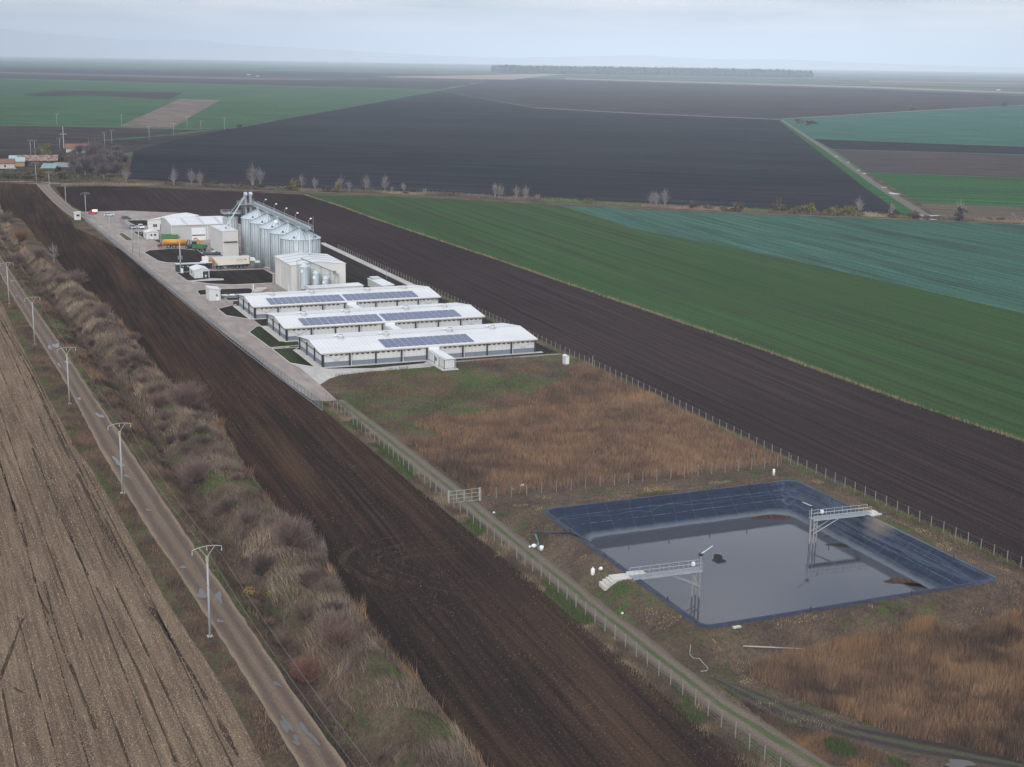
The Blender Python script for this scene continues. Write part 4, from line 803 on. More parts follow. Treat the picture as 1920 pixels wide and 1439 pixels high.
MB().box(Lh-.2,Lh+2.2,-1.1,1.3,1.95,2.34).build('landing', M['concl'], t)
x, y = g(1634,963,2.3); t = thing('landing_slab', 'pale concrete slab with a dark hose end where the right walkway lands', 'slab', (x, y, RIM)); MB().box(-.8,1.2,-1.1,1.1,-.3,.22).build('slab', M['concl'], t); MB().rod((1.0,-.3,.15),(2.1,-.8,.1),.22,n=8).build('hose', M['black'], t)
# filling pipe
A0 = Vector((*g(1012,1034,.1), .1)); A1 = Vector((A0.x-.5, A0.y+.6, 2.6)); R1 = Vector((*g(1073,999,2.5), 2.5))
t = thing('filling_pipe', 'black filling pipe on a green standpipe crossing the left pond bank', 'pipe'); MB().tube([A1, A1+Vector((.25,.1,.25)), R1, Vector((*g(1095,1010,2.3),2.3)), Vector((*g(1112,1021,1.6),1.6))], .16, 8).build('pipe', M['black'], t, True)
MB().tube([A0, A0+Vector((-.25,.2,.6)), (A0+A1)/2+Vector((.15,0,.1)), A1], .13, 8).build('standpipe', paint('green_hose', (.10,.22,.18), .5), t, True)
b = MB().lathe([(.25,0),(.33,.7),(.30,.7),(.24,.05)],n=14).build('white_bucket', M['white'], None, True); b.location = (A0.x+.15, A0.y-.3, hz1(A0.x+.15, A0.y-.3)-.02); tag(b, 'white bucket under the green standpipe by the track', 'bucket')
x, y = g(1006,1024,.3); b = MB(); b.lathe([(.1,0),(.38,.12),(.42,.35),(.25,.5),(.05,.55)],n=9); b.lathe([(.1,0),(.2,.08),(.15,.25),(.05,.3)],(-.6,.2,0),8); o = b.build('white_sack', M['white'], None, True); o.location = (x-.4, y, hz1(x-.4, y)-.05); tag(o, 'crumpled white sacks lying behind the green standpipe', 'sack')
x, y = g(1111,1092,.3); t = thing('canister', 'upright white plastic canister on the bank left of the steps', 'canister', (x, y, hz1(x, y)-.05)); MB().lathe([(.24,0),(.28,.06),(.28,.85),(.1,1.0),(.09,1.08)],n=14).build('body', M['white'], t, True); MB().rod((0,0,1.08),(0,0,1.15),.1,n=10).build('cap', M['pipe'], t)
b = MB(); b.lathe([(.08,0),(.26,.1),(.22,.5),(.06,.6)],n=10); o = b.build('white_jug', M['white'], None, True); o.location = (x+1.0, y-.1, hz1(x+1, y-.1)-.03); o.rotation_euler = (.9,.2,0); tag(o, 'small white jug lying right beside the upright canister', 'jug')
x, y = g(1330,1194,.3); t = thing('broken_pallet', 'broken wooden pallet on the bank below the near pond corner', 'pallet', (x, y, hz1(x, y)+.05), .4)
wd = paint('old_wood', (.30,.20,.11), .85, dirt=.3)
for k in range(4): MB().box(-.9+.05*k,.7,-.6+.35*k,-.42+.35*k,.12,.2).build('plank', wd, t)
for k in range(3): MB().box(-.8+.7*k,-.65+.7*k,-.6,.7,0,.12).build('runner', wd, t)
x, y = g(1380,1205,.3); b = MB().box(-.55,.55,-.2,.2,0,.22).build('white_slab', M['concl']); b.location = (x, y, hz1(x, y)); b.rotation_euler = (0,.05,.1); tag(b, 'pale rectangular slab in yellow weeds right of the broken pallet', 'slab')
a, b = Vector((*g(1393,1224,.3), 0)), Vector((*g(1506,1216,.3), 0)); a.z = hz1(a.x, a.y)+.2; b.z = hz1(b.x, b.y)+.2; t = MB().rod(a, b, .08, n=8).build('grey_pipe', M['post2'], None, True); tag(t, 'long grey pipe lying on the grass below the pond bank', 'pipe')
x, y = g(1449,887,.4); o = MB().lathe([(.22,0),(.22,1.1),(.2,1.15)],n=12).build('white_standpipe', M['lamp'], None, True); o.location = (x, y-.3, hz1(x, y)); tag(o, 'short thick white post near the cross fence at the back of the pond', 'post')
P = [Vector((*g(px_, py_, .15), 0)) for px_, py_ in ((1294,1225),(1293,1232),(1300,1236),(1311,1237),(1320,1244),(1328,1252),(1325,1257),(1314,1258))]
for p in P: p.z = hz1(p.x, p.y)+.08
tag(MB().tube(P, .03, 6).build('white_hose', M['concl'], None, True), 'thin pale hose coiled on the grass near the track', 'hose')
for i, (px_, py_, s) in enumerate([(980,909,.9),(963,915,.5),(926,958,.45),(1167,1151,.4),(1280,1160,.4)]):
    x, y = g(px_, py_, .4); o = MB().lathe([(.05,0),(.5,.05),(.55,.4),(.3,.75),(.05,.8)],n=9).build('litter_bag', M['white'], None, True); o.location = (x, y, hz1(x, y)); o.scale = (s*.9, s*.6, s*.7)
    tag(o, ['big white plastic bag caught in the reeds behind the cross fence', 'smaller white plastic scrap left of the big bag in the reeds', 'round white stone lying by the track near the gate', 'small white scrap on the left bank below the track', 'small white scrap on the bank near the liner corner'][i], 'litter')
# ================================================================== fences
M['post'] = paint('concrete_fence_post', (.22, .208, .188), .85, dirt=.2)
M['wire'] = paint('fence_wire', (.13, .125, .12), .7, 0)
POSTME = MB().box(-.05,.05,-.05,.05,-.3,1.95)
def fence(label, pts, step, hgt=1.95, wires=(.4,.8,1.2,1.6,1.85), group='concrete post and wire fences', maxn=98):
    t = thing('wire_fence', label, 'fence', (*pts[0], 0), group=group); P = np.array(pts, float); s = np.r_[0, np.cumsum(np.hypot(*np.diff(P, axis=0).T))]
    n = min(maxn, int(round(s[-1]/step))); proto = None; loc = []
    for i in range(n+1):
        q = s[-1]*i/n; x, y = np.interp(q, s, P[:, 0]), np.interp(q, s, P[:, 1]); loc.append(Vector((x-pts[0][0], y-pts[0][1], hz1(x, y))))
        if proto is None: proto = MB(); proto.v = list(POSTME.v); proto.f = list(POSTME.f); o = proto.build('post', M['post'], t)
        else: o = o.copy(); COL.objects.link(o); KID[t.name].append(o)
        o.location = loc[-1]; o.scale = (1, 1, hgt/1.95*random.uniform(.97, 1.03)); o.rotation_euler = (random.uniform(-.03,.03), random.uniform(-.03,.03), 0)
    w_ = MB()
    for i in range(n):
        for z in wires: w_.rod(loc[i]+Vector((0,0,z)), loc[i+1]+Vector((0,0,z)), .010, n=3, cap=False)
    w_.build('wire', M['wire'], t); return t
fence('concrete post fence between the dark ploughed field and the farm track, running past the gate', [(75.4,62),(75.2,100),(74.6,160),(74.0,200),(73.7,240),(73.5,272)], 2.75)
fence('wire fence with concrete posts crossing from the gate to the far fence, behind the pond', [(79.6,199.7),(100,199.8),(139.2,199.6)], 2.72)
fence('wire fence with concrete posts along the brown field, beside the pond and the reeds', [(140.8,108),(140.7,145),(140.0,200),(140.0,208),(141.2,262),(141.3,300)], 2.75)
fence('wire fence with concrete posts along the brown field, behind the barns and silos', [(141.4,303),(141.2,380),(140.8,440),(140.6,500)], 2.75)
fence('wire fence with concrete posts closing the yard behind the office and parked cars', [(88,612),(100,610),(118,606)], 3.6)
def meshmat():
    n = NT('grey_welded_mesh'); t = n.n('ShaderNodeBsdfTransparent'); x = n.n('ShaderNodeMixShader'); sp = n.n('ShaderNodeSeparateXYZ'); n.l(n.pos(), sp.inputs[0])
    a = n.ramp(n.math('ABSOLUTE', n.math('SUBTRACT', n.math('FRACT', n.math('MULTIPLY', sp.outputs[1], 8)), .5)), .20, .24)
    n.l(n.math('MAXIMUM', n.math('MULTIPLY', a, .42), .10), x.inputs[0]); n.l(t.outputs[0], x.inputs[1]); n.l(n.b.outputs[0], x.inputs[2]); n.l(x.outputs[0], n.o.inputs[0]); n.col((.24,.26,.29)); n.set(Roughness=.5, Metallic=.3); return n.m
M['mesh'] = meshmat()
def mesh_fence(label, pts, step, h=2.0):
    t = thing('mesh_fence', label, 'fence', (*pts[0], 0), group='grey mesh panel fences'); P = np.array(pts, float); s = np.r_[0, np.cumsum(np.hypot(*np.diff(P, axis=0).T))]; n = min(95, max(1, int(s[-1]/step)))
    L_ = [Vector((np.interp(s[-1]*i/n, s, P[:,0])-pts[0][0], np.interp(s[-1]*i/n, s, P[:,1])-pts[0][1], 0)) for i in range(n+1)]; o = None
    for l in L_:
        if o is None: o = MB().box(-.04,.04,-.04,.04,0,h+.1).build('post', M['galvd'], t)
        else: o = o.copy(); COL.objects.link(o); KID[t.name].append(o)
        o.location = l
    p = MB(); c = MB()
    for a, b in zip(L_, L_[1:]):
        d = (b-a).normalized(); k = Vector((-d.y, d.x, 0))*.02
        p.add([a-k+Vector((0,0,.12)), b-k+Vector((0,0,.12)), b-k+Vector((0,0,h)), a-k+Vector((0,0,h))], [(0,1,2,3)]); c.rod(a+Vector((0,0,h)), b+Vector((0,0,h)), .03, n=4)
        c.prism([(q.x, q.y) for q in (a-k*3, b-k*3, b+k*3, a+k*3)], 0, .12)
    p.build('mesh_panel', M['mesh'], t); c.build('rail', M['galvd'], t); return t
FL = [g(*p) for p in ((605,771),(560,737),(500,692),(432,640),(384,600))]; FL2 = [g(*p) for p in ((384,600),(330,556),(282,516),(240,480),(200,447),(170,424),(155,409))]
mesh_fence('grey mesh fence along the concrete yard, alongside the barns', FL, 2.5)
mesh_fence('grey mesh fence along the concrete yard, from the pump house to the yard entrance', FL2, 3.0)
mesh_fence('grey mesh fence inside the yard entrance, across the road by the parked cars', [g(*q_(190,440)), g(*q_(545,430))], 2.5, 2.9)
mesh_fence('grey mesh fence running from the entrance fence towards the two parked pickups', [g(*q_(548,432)), g(*q_(800,690))], 2.5, 2.2)
mesh_fence('low grey mesh gate at the yard entrance beside the first lamp pole', [g(*s_(335,330)), g(*s_(555,400))], 2.5, 1.9)
t = thing('farm_gate', 'pale double field gate of tube frames across the farm track', 'gate', (74.0, 199.75, 0))
for k in range(2):
    f = MB(); x0, x1 = (.12, 2.62) if k == 0 else (2.78, 5.25)
    for x in (x0, (x0+x1)/2, x1): f.rod((x,0,.2),(x,0,2.15),.04,n=5)
    for z in (.2, .85, 1.5, 2.15): f.rod((x0,0,z),(x1,0,z),.035,n=5)
    f.build('leaf', M['post2'], t)
for x in (0, 5.4): MB().box(x-.1,x+.1,-.1,.1,0,2.3).build('gate_post', M['post2'], t)
for i, (px_, py_) in enumerate([(1111,694),(725,524)]):
    x, y = g(px_, py_); o = MB().box(-.07,.07,-.07,.07,0,3.4).build('tall_post', M['post']); o.location = (x, y, 0); tag(o, ['single taller white post standing in the fence line right of the white cabinet', 'single taller post in the fence line behind the tank shed'][i], 'post')
# ================================================================== power poles
M['pole'] = paint('spun_concrete_pole', (.33,.35,.345), .8, dirt=.15, scale=.8)
def make_pole(label, x, y, rz, h=10.5):
    t = thing('power_pole', label, 'power pole', (x, y, hz1(x, y)), rz, 'concrete power poles')
    MB().rod((0,0,-.3),(0,0,h),.17,.12,n=10).build('pole', M['pole'], t, True)
    MB().box(-.35,.35,-.35,.35,-.2,.12).build('footing', M['conc'], t)
    pts = [(-1.85,0,h+.95),(-1.0,0,h+1.22),(0,0,h+1.35),(1.0,0,h+1.28),(1.85,0,h+1.1)]; MB().tube(pts,.055,5).build('crossarm', M['post2'], t)
    b = MB(); b.rod((0,0,h-.1),(-1.0,0,h+1.22),.05,n=5); b.rod((0,0,h-.1),(1.0,0,h+1.28),.05,n=5); b.rod((0,0,h-.7),(0,0,h),.2,n=8); b.build('brace', M['post2'], t)
    for x_, z_ in ((-1.8,h+.95),(0,h+1.35),(1.8,h+1.1)): MB().lathe([(.03,-.62),(.08,-.55),(.04,-.45),(.08,-.35),(.04,-.25),(.03,0)],(x_,0,z_),6).build('insulator', M['greyclad'], t)
    return t
ang = math.atan2(-2.6, 64.4)*0-.04
PB = [(393.9,1193.8),(230.2,925),(130.6,757.6),(65.5,646.3),(17.5,570)]; PP = [g(*p) for p in PB]
nm = ['nearest concrete power pole, beside the gravel road in front of the stubble field', 'second concrete power pole along the gravel road, above a long puddle', 'third concrete power pole along the gravel road', 'fourth concrete power pole along the gravel road, right at the road edge', 'farthest concrete power pole of the gravel road row, at the left edge']
p0 = make_pole(nm[0], *PP[0], .04)
for l, (x, y) in zip(nm[1:], PP[1:]): dup(p0, (x, y, 0), .04, l)
ln = PP + [(PP[-1][0]-1.9, PP[-1][1]+64.5)]; ln = [(PP[0][0]+2.2, PP[0][1]-64.2)] + ln
for i, (ox, oz) in enumerate(((-1.8, 10.95-.62), (0, 11.85-.62), (1.8, 11.0-.62))):
    mb = MB()
    for (xa, ya), (xb, yb) in zip(ln, ln[1:]):
        P = [];
        for k in range(11): f = k/10; P.append((xa+(xb-xa)*f+ox, ya+(yb-ya)*f, oz-.9*4*f*(1-f)))
        for a, b in zip(P, P[1:]): mb.rod(a, b, .022, n=4, cap=False)
    tag(mb.build('power_line', M['wire']), ['left', 'middle', 'right'][i]+' wire of the three power line wires above the gravel road', 'wire')
far = [((124.2,389.8),'concrete power pole at the roadside just before the white gate cabin'),((161.7,408.5),'concrete power pole at the yard entrance gate'),((206.5,451),'slim pale pole with forked arm inside the yard by the paved road'),((93.5,364),'concrete power pole where the village road bends down to the farm'),((68.4,343.8),'concrete power pole at the road junction below the long patched barn'),((58,293.7),'concrete power pole behind the long patched barn'),((196.5,276),'concrete power pole behind the bare trees, left of a pair'),((210,270.6),'concrete power pole behind the bare trees, right of a pair'),
 ((107,235),'distant pole at the edge of the olive field, far left'),((228,236),'distant pole at the lower corner of the pale strip field'),((280,262),'distant pole by the grassy path, left'),((326,255),'distant pole by the grassy path, below the pale strip field'),((351,240),'distant pole in the green field, just right of the pale strip'),((377,243),'distant short pole in the green field'),((421,243),'distant pole at the right end of the green field edge'),((112.5,281.5),'short pole left of the red tiled roof'),((66,292),'thin dark pole beside the long patched barn')]
for (px_, py_), l in far:
    x, y = g(px_, py_); h = dup(p0, (x, y, 0), math.atan2(-x, y)+.2, l, scale=(1, 1, {112.5:.75, 66:.9, 377:.7}.get(px_, .95 if y > 700 else .92))); h['group'] = 'far concrete poles'
for i, (px_, py_) in enumerate([(249,474),(262,483.5)]):
    x, y = g(px_, py_); t = thing('yard_pole', ['left', 'right'][i]+' of the two pale switchgear poles standing together by the paved road', 'power pole', (x, y, 0), group='switchgear poles'); MB().rod((0,0,0),(0,0,9.4),.20,.15,n=10).build('pole', M['pole'], t, True)
    MB().box(-1.1,1.1,-.06,.06,8.3,8.42).build('crossarm', M['galvd'], t); MB().cbox((.25,-.25,7.2 if i else 6.6),(.5,.3,.6)).build('switch_box', M['galvd'], t)
    for xx in (-.9,0,.9): MB().lathe([(.04,0),(.09,.15),(.04,.3)],(xx,0,8.42),6).build('insulator', M['greyclad'], t)
x, y = g(120,279); t = thing('cross_pole', 'tall twin concrete pole with crossbar behind the red tiled roof', 'power pole', (x, y, 0)); MB().rod((0,0,0),(0,0,16.5),.35,.25,n=8).build('pole', M['pole'], t); MB().box(-2.6,2.6,-.1,.1,10.6,10.85).build('crossarm', M['pipe'], t)
x, y = g(260+632/8, 380+1062/8); t = thing('transformer_pole', 'white transformer pole with switch boxes beside the dark container', 'power pole', (x, y, 0)); MB().rod((0,0,0),(0,0,10.2),.24,.18,n=10).build('pole', M['pole'], t, True)
MB().box(.0,.75,-.5,-.15,.1,1.6).build('meter_box', M['white'], t); MB().box(-.75,.75,-.12,.12,5.6,5.75).build('platform', M['galvd'], t)
for xx in (-.55,.55): MB().cbox((xx,0,5.1),(.3,.35,.9)).build('switch_box', M['galvd'], t)
# ================================================================== vehicles
M['chrome'] = paint('lamp_glass', (.75,.77,.8), .15, dirt=0); M['red'] = paint('tail_lamp', (.35,.01,.01), .3, dirt=0)
def wheel(t, x, y, r, wd, side, n=18):
    w_ = MB().rod((x, y-wd/2, r), (x, y+wd/2, r), r, n=n).build('wheel', M['tyre'], t); MB().rod((x, y+side*wd*.5, r), (x, y+side*(wd*.5+.02), r), r*.5, n=12).build('rim', M['galvd'], w_); return w_
def carpaint(name, c): return paint(name, c, .25, .1, dirt=.05, spec=.6)
def car(label, cat, x, y, rz, body, prof, cab, Lc, wd=1.75, wheels=(.85,3.55), r=.33, name='car', bed=None):
    """x forward; prof lower body side profile, cab glasshouse side profile"""
    t = thing(name, label, cat, (x, y, .05), rz); m = carpaint(label.split(',')[0][:20].replace(' ', '_'), body)
    pv = [(px_-Lc/2, pz) for px_, pz in prof]; MB().hexa([(a, wd/2, b) for a, b in pv], [(a, -wd/2, b) for a, b in pv]).build('body', m, t)
    cv = [(px_-Lc/2, pz) for px_, pz in cab]; zt = max(b for a, b in cab); zb = min(b for a, b in cab); ins = lambda b: wd/2-.06-.14*(b-zb)/(zt-zb)
    MB().hexa([(a, ins(b), b) for a, b in cv], [(a, -ins(b), b) for a, b in cv]).build('window', M['glass'], t)
    tops = [(a, b) for a, b in cv if b > zt-.08]; a0, a1 = min(a for a, b in tops), max(a for a, b in tops)
    MB().box(a0-.05, a1+.05, -ins(zt)-.02, ins(zt)+.02, zt-.03, zt+.06).build('roof', m, t)
    pl_ = MB()
    for s in (-1, 1):
        for (a, b), (c, d) in zip(cv, cv[1:]+cv[:1]):
            if abs(b-d) > .15: pl_.rod((a, s*ins(b), b), (c, s*ins(d), d), .045, n=4)
        mid = (a0+a1)/2; pl_.rod((mid, s*ins(zt), zt), (mid, s*ins(zb), zb), .05, n=4)
    pl_.build('pillar', m, t)
    for wx in wheels:
        for s in (-1, 1): wheel(t, wx-Lc/2, s*(wd/2-.08), r, .2, s)
    for s in (-1, 1):
        MB().box(Lc/2-.12, Lc/2+.02, s*wd*.36-.17, s*wd*.36+.17, .62, .80).build('headlight', M['chrome'], t); MB().box(-Lc/2-.02, -Lc/2+.08, s*wd*.40-.12, s*wd*.40+.12, .72, .92).build('tail_light', M['red'], t)
    MB().box(Lc/2-.04, Lc/2+.03, -.5, .5, .38, .58).build('grille', M['black'], t)
    if bed: MB().box(bed[0]-Lc/2, bed[1]-Lc/2, -wd/2+.1, wd/2-.1, bed[2]-.05, bed[2]+.02).build('cargo_bed', M['black'], t)
    return t
HB = [(0.05,.3),(0,.6),(.05,.95),(1.0,1.0),(3.0,.95),(4.1,.82),(4.25,.6),(4.2,.3)]; HC = [(.15,.93),(.45,1.42),(2.3,1.45),(3.15,.93)]
PK = [(.05,.4),(0,.7),(.02,1.08),(1.6,1.1),(3.6,1.08),(4.95,1.0),(5.15,.75),(5.1,.4)]; PC = [(1.65,1.05),(1.8,1.72),(3.05,1.74),(3.75,1.05)]
x, y = g(*s_(815,345)); car('silver hatchback parked beyond the entrance fence', 'car', x, y+.6, math.radians(-3), (.55,.58,.62), HB, HC, 4.25)
x, y = g(*s_(1130,403)); car('dark car with a bright red rear, parked beside the dark lawn', 'car', x, y+.8, math.radians(-28), (.05,.065,.075), HB, HC, 4.25)
o = MB().box(-.55,.55,-.92,.92,.32,.98).build('rear_panel', carpaint('bright_red_paint', (.42,.02,.025)), COL.objects[-1] if False else None)
dk = [q for q in COL.objects if q.name.startswith('car') and 'red rear' in q.get('label', '')][0]; o.parent = dk; o.location = (-1.75, 0, .01); KID[dk.name].append(o)
x, y = g(*s_(1250,582)); car('blue grey pickup truck facing the weighbridge cabin', 'pickup', x, y+2.3, math.radians(-84), (.24,.31,.37), PK, PC, 5.15, 1.85, (.95,4.1), .38, 'pickup_truck', (.1,1.55,1.1))
x, y = g(*s_(1393,580)); car('white pickup truck parked right of the blue grey one', 'pickup', x, y+2.3, math.radians(-80), (.75,.77,.79), PK, PC, 5.15, 1.85, (.95,4.1), .38, 'pickup_truck', (.1,1.55,1.1))
x, y = g(*s_(520,310)); t = car('red pickup with a rounded cream box on its back, outside the gate', 'van', x, y+.8, math.radians(176), (.38,.02,.03), [(.05,.35),(0,.7),(.02,.95),(2.3,.98),(3.4,.95),(4.2,.85),(4.35,.6),(4.3,.35)], [(2.35,.93),(2.45,1.5),(3.0,1.5),(3.7,.93)], 4.35, 1.7, (.85,3.5), .33, 'box_van')
MB().xprism([(-.85,.98),(.85,.98),(.85,1.75),(.65,2.0),(-.65,2.0),(-.85,1.75)], -2.15, .15).build('cargo_box', paint('cream_box', (.78,.76,.66), .4, dirt=.05), t)
# slurry tanker
x0, y0 = g(*(290+560*130/1920, 420+690*70/1034)); M['amber'] = paint('amber_tank_paint', (.55,.24,.025), .4, dirt=.15, scale=.8); M['rust'] = paint('red_chassis', (.16,.035,.025), .7, dirt=.3)
t = thing('slurry_tanker', 'orange yellow slurry tank trailer on twin axles with red chassis', 'tanker', (x0, y0, .05), math.radians(-14))
MB().rod((-4.0,1.0,2.35),(4.0,1.0,2.35),1.05,n=24).build('tank', M['amber'], t, True)
e = MB(); e.rod((-4.3,1.0,2.35),(-4.0,1.0,2.35),.75,1.05,24); e.rod((4.0,1.0,2.35),(4.3,1.0,2.35),1.05,.75,24); e.build('tank_end', M['amber'], t, True)
c = MB(); c.box(-4.4,6.2,.35,.55,.95,1.25); c.box(-4.4,6.2,1.45,1.65,.95,1.25); c.box(4.2,4.5,.2,1.8,.9,2.6); c.build('chassis', M['rust'], t)
for xx in (-2.2,-.2):
    for s, yy in ((-1,.05),(1,1.95)): wheel(t, xx, yy, .78, .55, s)
r = MB()
for k in range(6): r.rod((-4.7-.35*(k%2),.0+.4*k,.5),(-5.1,.0+.4*k,2.4),.06,n=4)
r.box(-5.4,-4.4,-.1,2.1,.9,1.15); r.box(-5.2,-4.9,-.4,2.4,1.7,1.9); r.box(-6.2,-5.2,-.2,.1,.6,1.6); r.box(-6.0,-5.2,1.8,2.1,.6,1.5); r.build('spreader_frame', M['rust'], t)
h = MB().tube([(4.3,1,2.2),(4.9,.8,3.2),(5.3,.8,3.0),(5.4,.8,1.4)],.12,6).build('suction_hose', M['black'], t, True); MB().tube([(4.6,.4,1.2),(6.0,.9,1.1),(7.2,1,.9)],.08,5).build('drawbar', M['rust'], t)
# tractor
x0, y0 = g(290+1075*130/1920, 420+712*70/1034); M['tgreen'] = paint('tractor_green', (.02,.085,.06), .4, dirt=.15)
t = thing('tractor', 'dark green tractor with orange front loader arm before the workshop door', 'tractor', (x0, y0+.4, .05), math.radians(140))
MB().hexa([(.2,-.5,.8),(2.9,-.45,.8),(2.9,.45,.8),(.2,.5,.8)],[(.2,-.45,1.95),(2.8,-.35,1.75),(2.8,.35,1.75),(.2,.45,1.95)]).build('bonnet', M['tgreen'], t)
MB().box(-1.3,.2,-.75,.75,.9,1.6).build('rear_body', M['tgreen'], t)
MB().hexa([(-1.2,-.75,1.6),(.3,-.7,1.6),(.3,.7,1.6),(-1.2,.75,1.6)],[(-1.05,-.65,2.85),(.1,-.6,2.85),(.1,.6,2.85),(-1.05,.65,2.85)]).build('cab_glass', M['glass'], t); MB().box(-1.2,.25,-.75,.75,2.85,3.0).build('cab_roof', M['tgreen'], t)
for s in (-1,1): wheel(t,-.7,s*1.0,.92,.5,s); wheel(t,2.1,s*.9,.62,.4,s); MB().box(-1.5,.2,s*1.0-.3,s*1.0+.3,1.82,1.95).build('mudguard', M['tgreen'], t)
t = thing('loader_crane', 'orange loader crane arm folded up behind the green tractor', 'crane', (x0+2.4, y0+.2, .05)); am = M['amber']
MB().box(-.5,.5,-.5,.5,.0,1.6).build('pedestal', M['tgreen'], t); MB().tube([(0,0,1.6),(-.3,0,3.2),(-1.4,0,4.2),(-1.9,.2,3.6)],.22,6).build('boom', am, t); MB().cbox((-1.5,0,3.9),(1.2,.8,.6)).build('grab', am, t); MB().cbox((.5,0,2.6),(1.0,.9,1.1)).build('engine_cover', am, t)
def tipper(label, x, y, rz, L_, wd, z0, h, full=True):
    t = thing('farm_trailer', label, 'trailer', (x, y, .05), rz, 'green farm trailers')
    b = MB(); b.box(0,L_,0,wd,z0,z0+.1)
    for q in ((0,L_,0,.08),(0,L_,wd-.08,wd)): b.box(q[0],q[1],q[2],q[3],z0+.1,z0+h)
    b.box(0,.08,.08,wd-.08,z0+.1,z0+h); b.box(L_-.08,L_,.08,wd-.08,z0+.1,z0+h); bd = b.build('body', M['gren'], t); rb = MB()
    for k in range(5): rb.box(L_*k/4-.05,L_*k/4+.05,-.05,.0,z0,z0+h)
    rb.build('side_rib', M['gren'], bd); MB().box(.2,L_-.2,.3,wd-.3,z0-.35,z0).build('chassis', M['rust'], t)
    for xx in (L_*.25, L_*.75):
        for s, yy in ((-1,.15),(1,wd-.15)): wheel(t, xx, yy, .45, .3, s)
    return t
x, y = g(290+1260*130/1920, 420+790*70/1034); tipper('green tipping farm trailer with red chassis, in front of the intake tower', x-1.9, y+3.6, math.radians(-52), 4.8, 2.4, 1.2, 1.25)
x, y = g(290+160*130/1920, 420+478*70/1034); tipper('long green high-sided farm trailer standing behind the orange tanker', x+.2, y-2.2, math.radians(-9), 6.0, 2.4, 1.1, 1.5)
# semi trailer
x, y = g(*c_(1190,1010)); t = thing('tipper_trailer', 'long cream white tipper semi trailer with dark chassis beside the silos', 'trailer', (x-.9, y, .05), math.radians(.5)); ML = 13.0
M['tip'] = paint('cream_trailer_paint', (.70,.67,.57), .45, dirt=.10)
bd = MB(); bd.hexa([(1.2,.1,1.35),(11.7,.1,1.5),(11.7,2.4,1.5),(1.2,2.4,1.35)],[(-.6,0,3.9),(11.5,0,4.0),(11.5,2.5,4.0),(-.6,2.5,3.9)]); body = bd.build('body', M['tip'], t)
tr = MB(); tr.box(-.7,11.55,-.05,.06,3.88,4.06); tr.box(-.7,11.55,2.44,2.55,3.88,4.06); tr.box(11.45,11.6,0,2.5,3.85,4.1); tr.build('top_rail', M['white'], body)
MB().box(-.5,11.4,.1,2.4,4.01,4.05).build('tarpaulin', M['greyclad'], body)
fr = MB(); fr.box(1.6,11.6,.5,.8,.95,1.3); fr.box(1.6,11.6,1.7,2.0,.95,1.3); fr.box(3.9,7.2,.15,.4,.45,1.1); fr.build('chassis', M['black'], t)
for xx in (.9,2.15):
    for s, yy in ((-1,.15),(1,2.35)): wheel(t, xx+.2, yy, .52, .35, s)
for xx in (7.5,8.75,10.0):
    for s, yy in ((-1,.15),(1,2.35)): wheel(t, xx, yy, .52, .35, s)
MB().box(10.9,11.2,.1,2.4,.5,1.2).build('mudguard', M['black'], t)
cab = MB().box(11.9,14.0,.15,2.35,.7,2.5).build('tractor_cab', M['galvd'], t); MB().hexa([(11.9,.15,2.5),(13.8,.15,2.5),(13.8,2.35,2.5),(11.9,2.35,2.5)],[(12.0,.25,3.5),(13.5,.25,3.4),(13.5,2.25,3.4),(12.0,2.25,3.5)]).build('cab_roof', M['white'], cab)
M['ink'] = paint('dark_red_lettering', (.09,.03,.06), .5, dirt=0); M['ink2'] = paint('pale_red_lettering', (.45,.20,.17), .5, dirt=0)
def letters(txt, size, m, parent, loc, rot=(math.pi/2,0,0), name='lettering'):
    cu = bpy.data.curves.new(name, 'FONT'); cu.body = txt; cu.size = size; cu.extrude = .006
    o = bpy.data.objects.new(name, cu); COL.objects.link(o); me = bpy.data.meshes.new_from_object(o); bpy.data.objects.remove(o); me.materials.clear(); me.materials.append(m)
    q = link(name, me, parent); q.location = loc; q.rotation_euler = rot; return q
letters('KOMPETE', .52, M['ink'], body, (7.2, .015, 2.85)); mb = MB()
for k in range(9): mb.box(7.1+k*.28, 7.3+k*.28, .03, .045, 2.38, 2.46)
mb.build('stripe', M['ink2'], body)
MB().add([(9.75,0.0,3.05),(9.95,0.0,3.30),(10.35,0.0,3.22),(10.55,0.02,2.95),(10.60,0.03,2.72),(10.42,0.02,2.82),(10.2,0.01,3.0)],[(6,5,4,3,2,1,0)]).build('emblem', M['ink'], body)
# ================================================================== vegetation
def inpoly(x, y, P):
    r = np.zeros(len(x), bool); n = len(P)
    for i in range(n):
        (x0, y0), (x1, y1) = P[i], P[(i+1) % n]
        if y0 != y1: c = ((y0 > y) != (y1 > y)) & (x < (x1-x0)*(y-y0)/(y1-y0)+x0); r ^= c
    return r
def scatter(P, n, dens=None):
    P = np.array(P); x = RNG.uniform(P[:,0].min(), P[:,0].max(), n); y = RNG.uniform(P[:,1].min(), P[:,1].max(), n); k = inpoly(x, y, P)
    x, y = x[k], y[k]
    if dens is not None: k = RNG.random(len(x)) < dens(x, y); x, y = x[k], y[k]
    return x, y
VG = 1.75
def palette(cols, sel):
    """cols (k,3); sel float 0..k-1 -> interpolated colours with jitter"""
    c = np.array(cols); s = np.clip(sel, 0, len(c)-1.001); i = s.astype(int); f = (s-i)[:, None]
    return VG*(c[i]*(1-f)+c[i+1]*f)*RNG.uniform(.5, 1.5, (len(s), 1))
M['blade'] = vcol('dry_plant_blades')
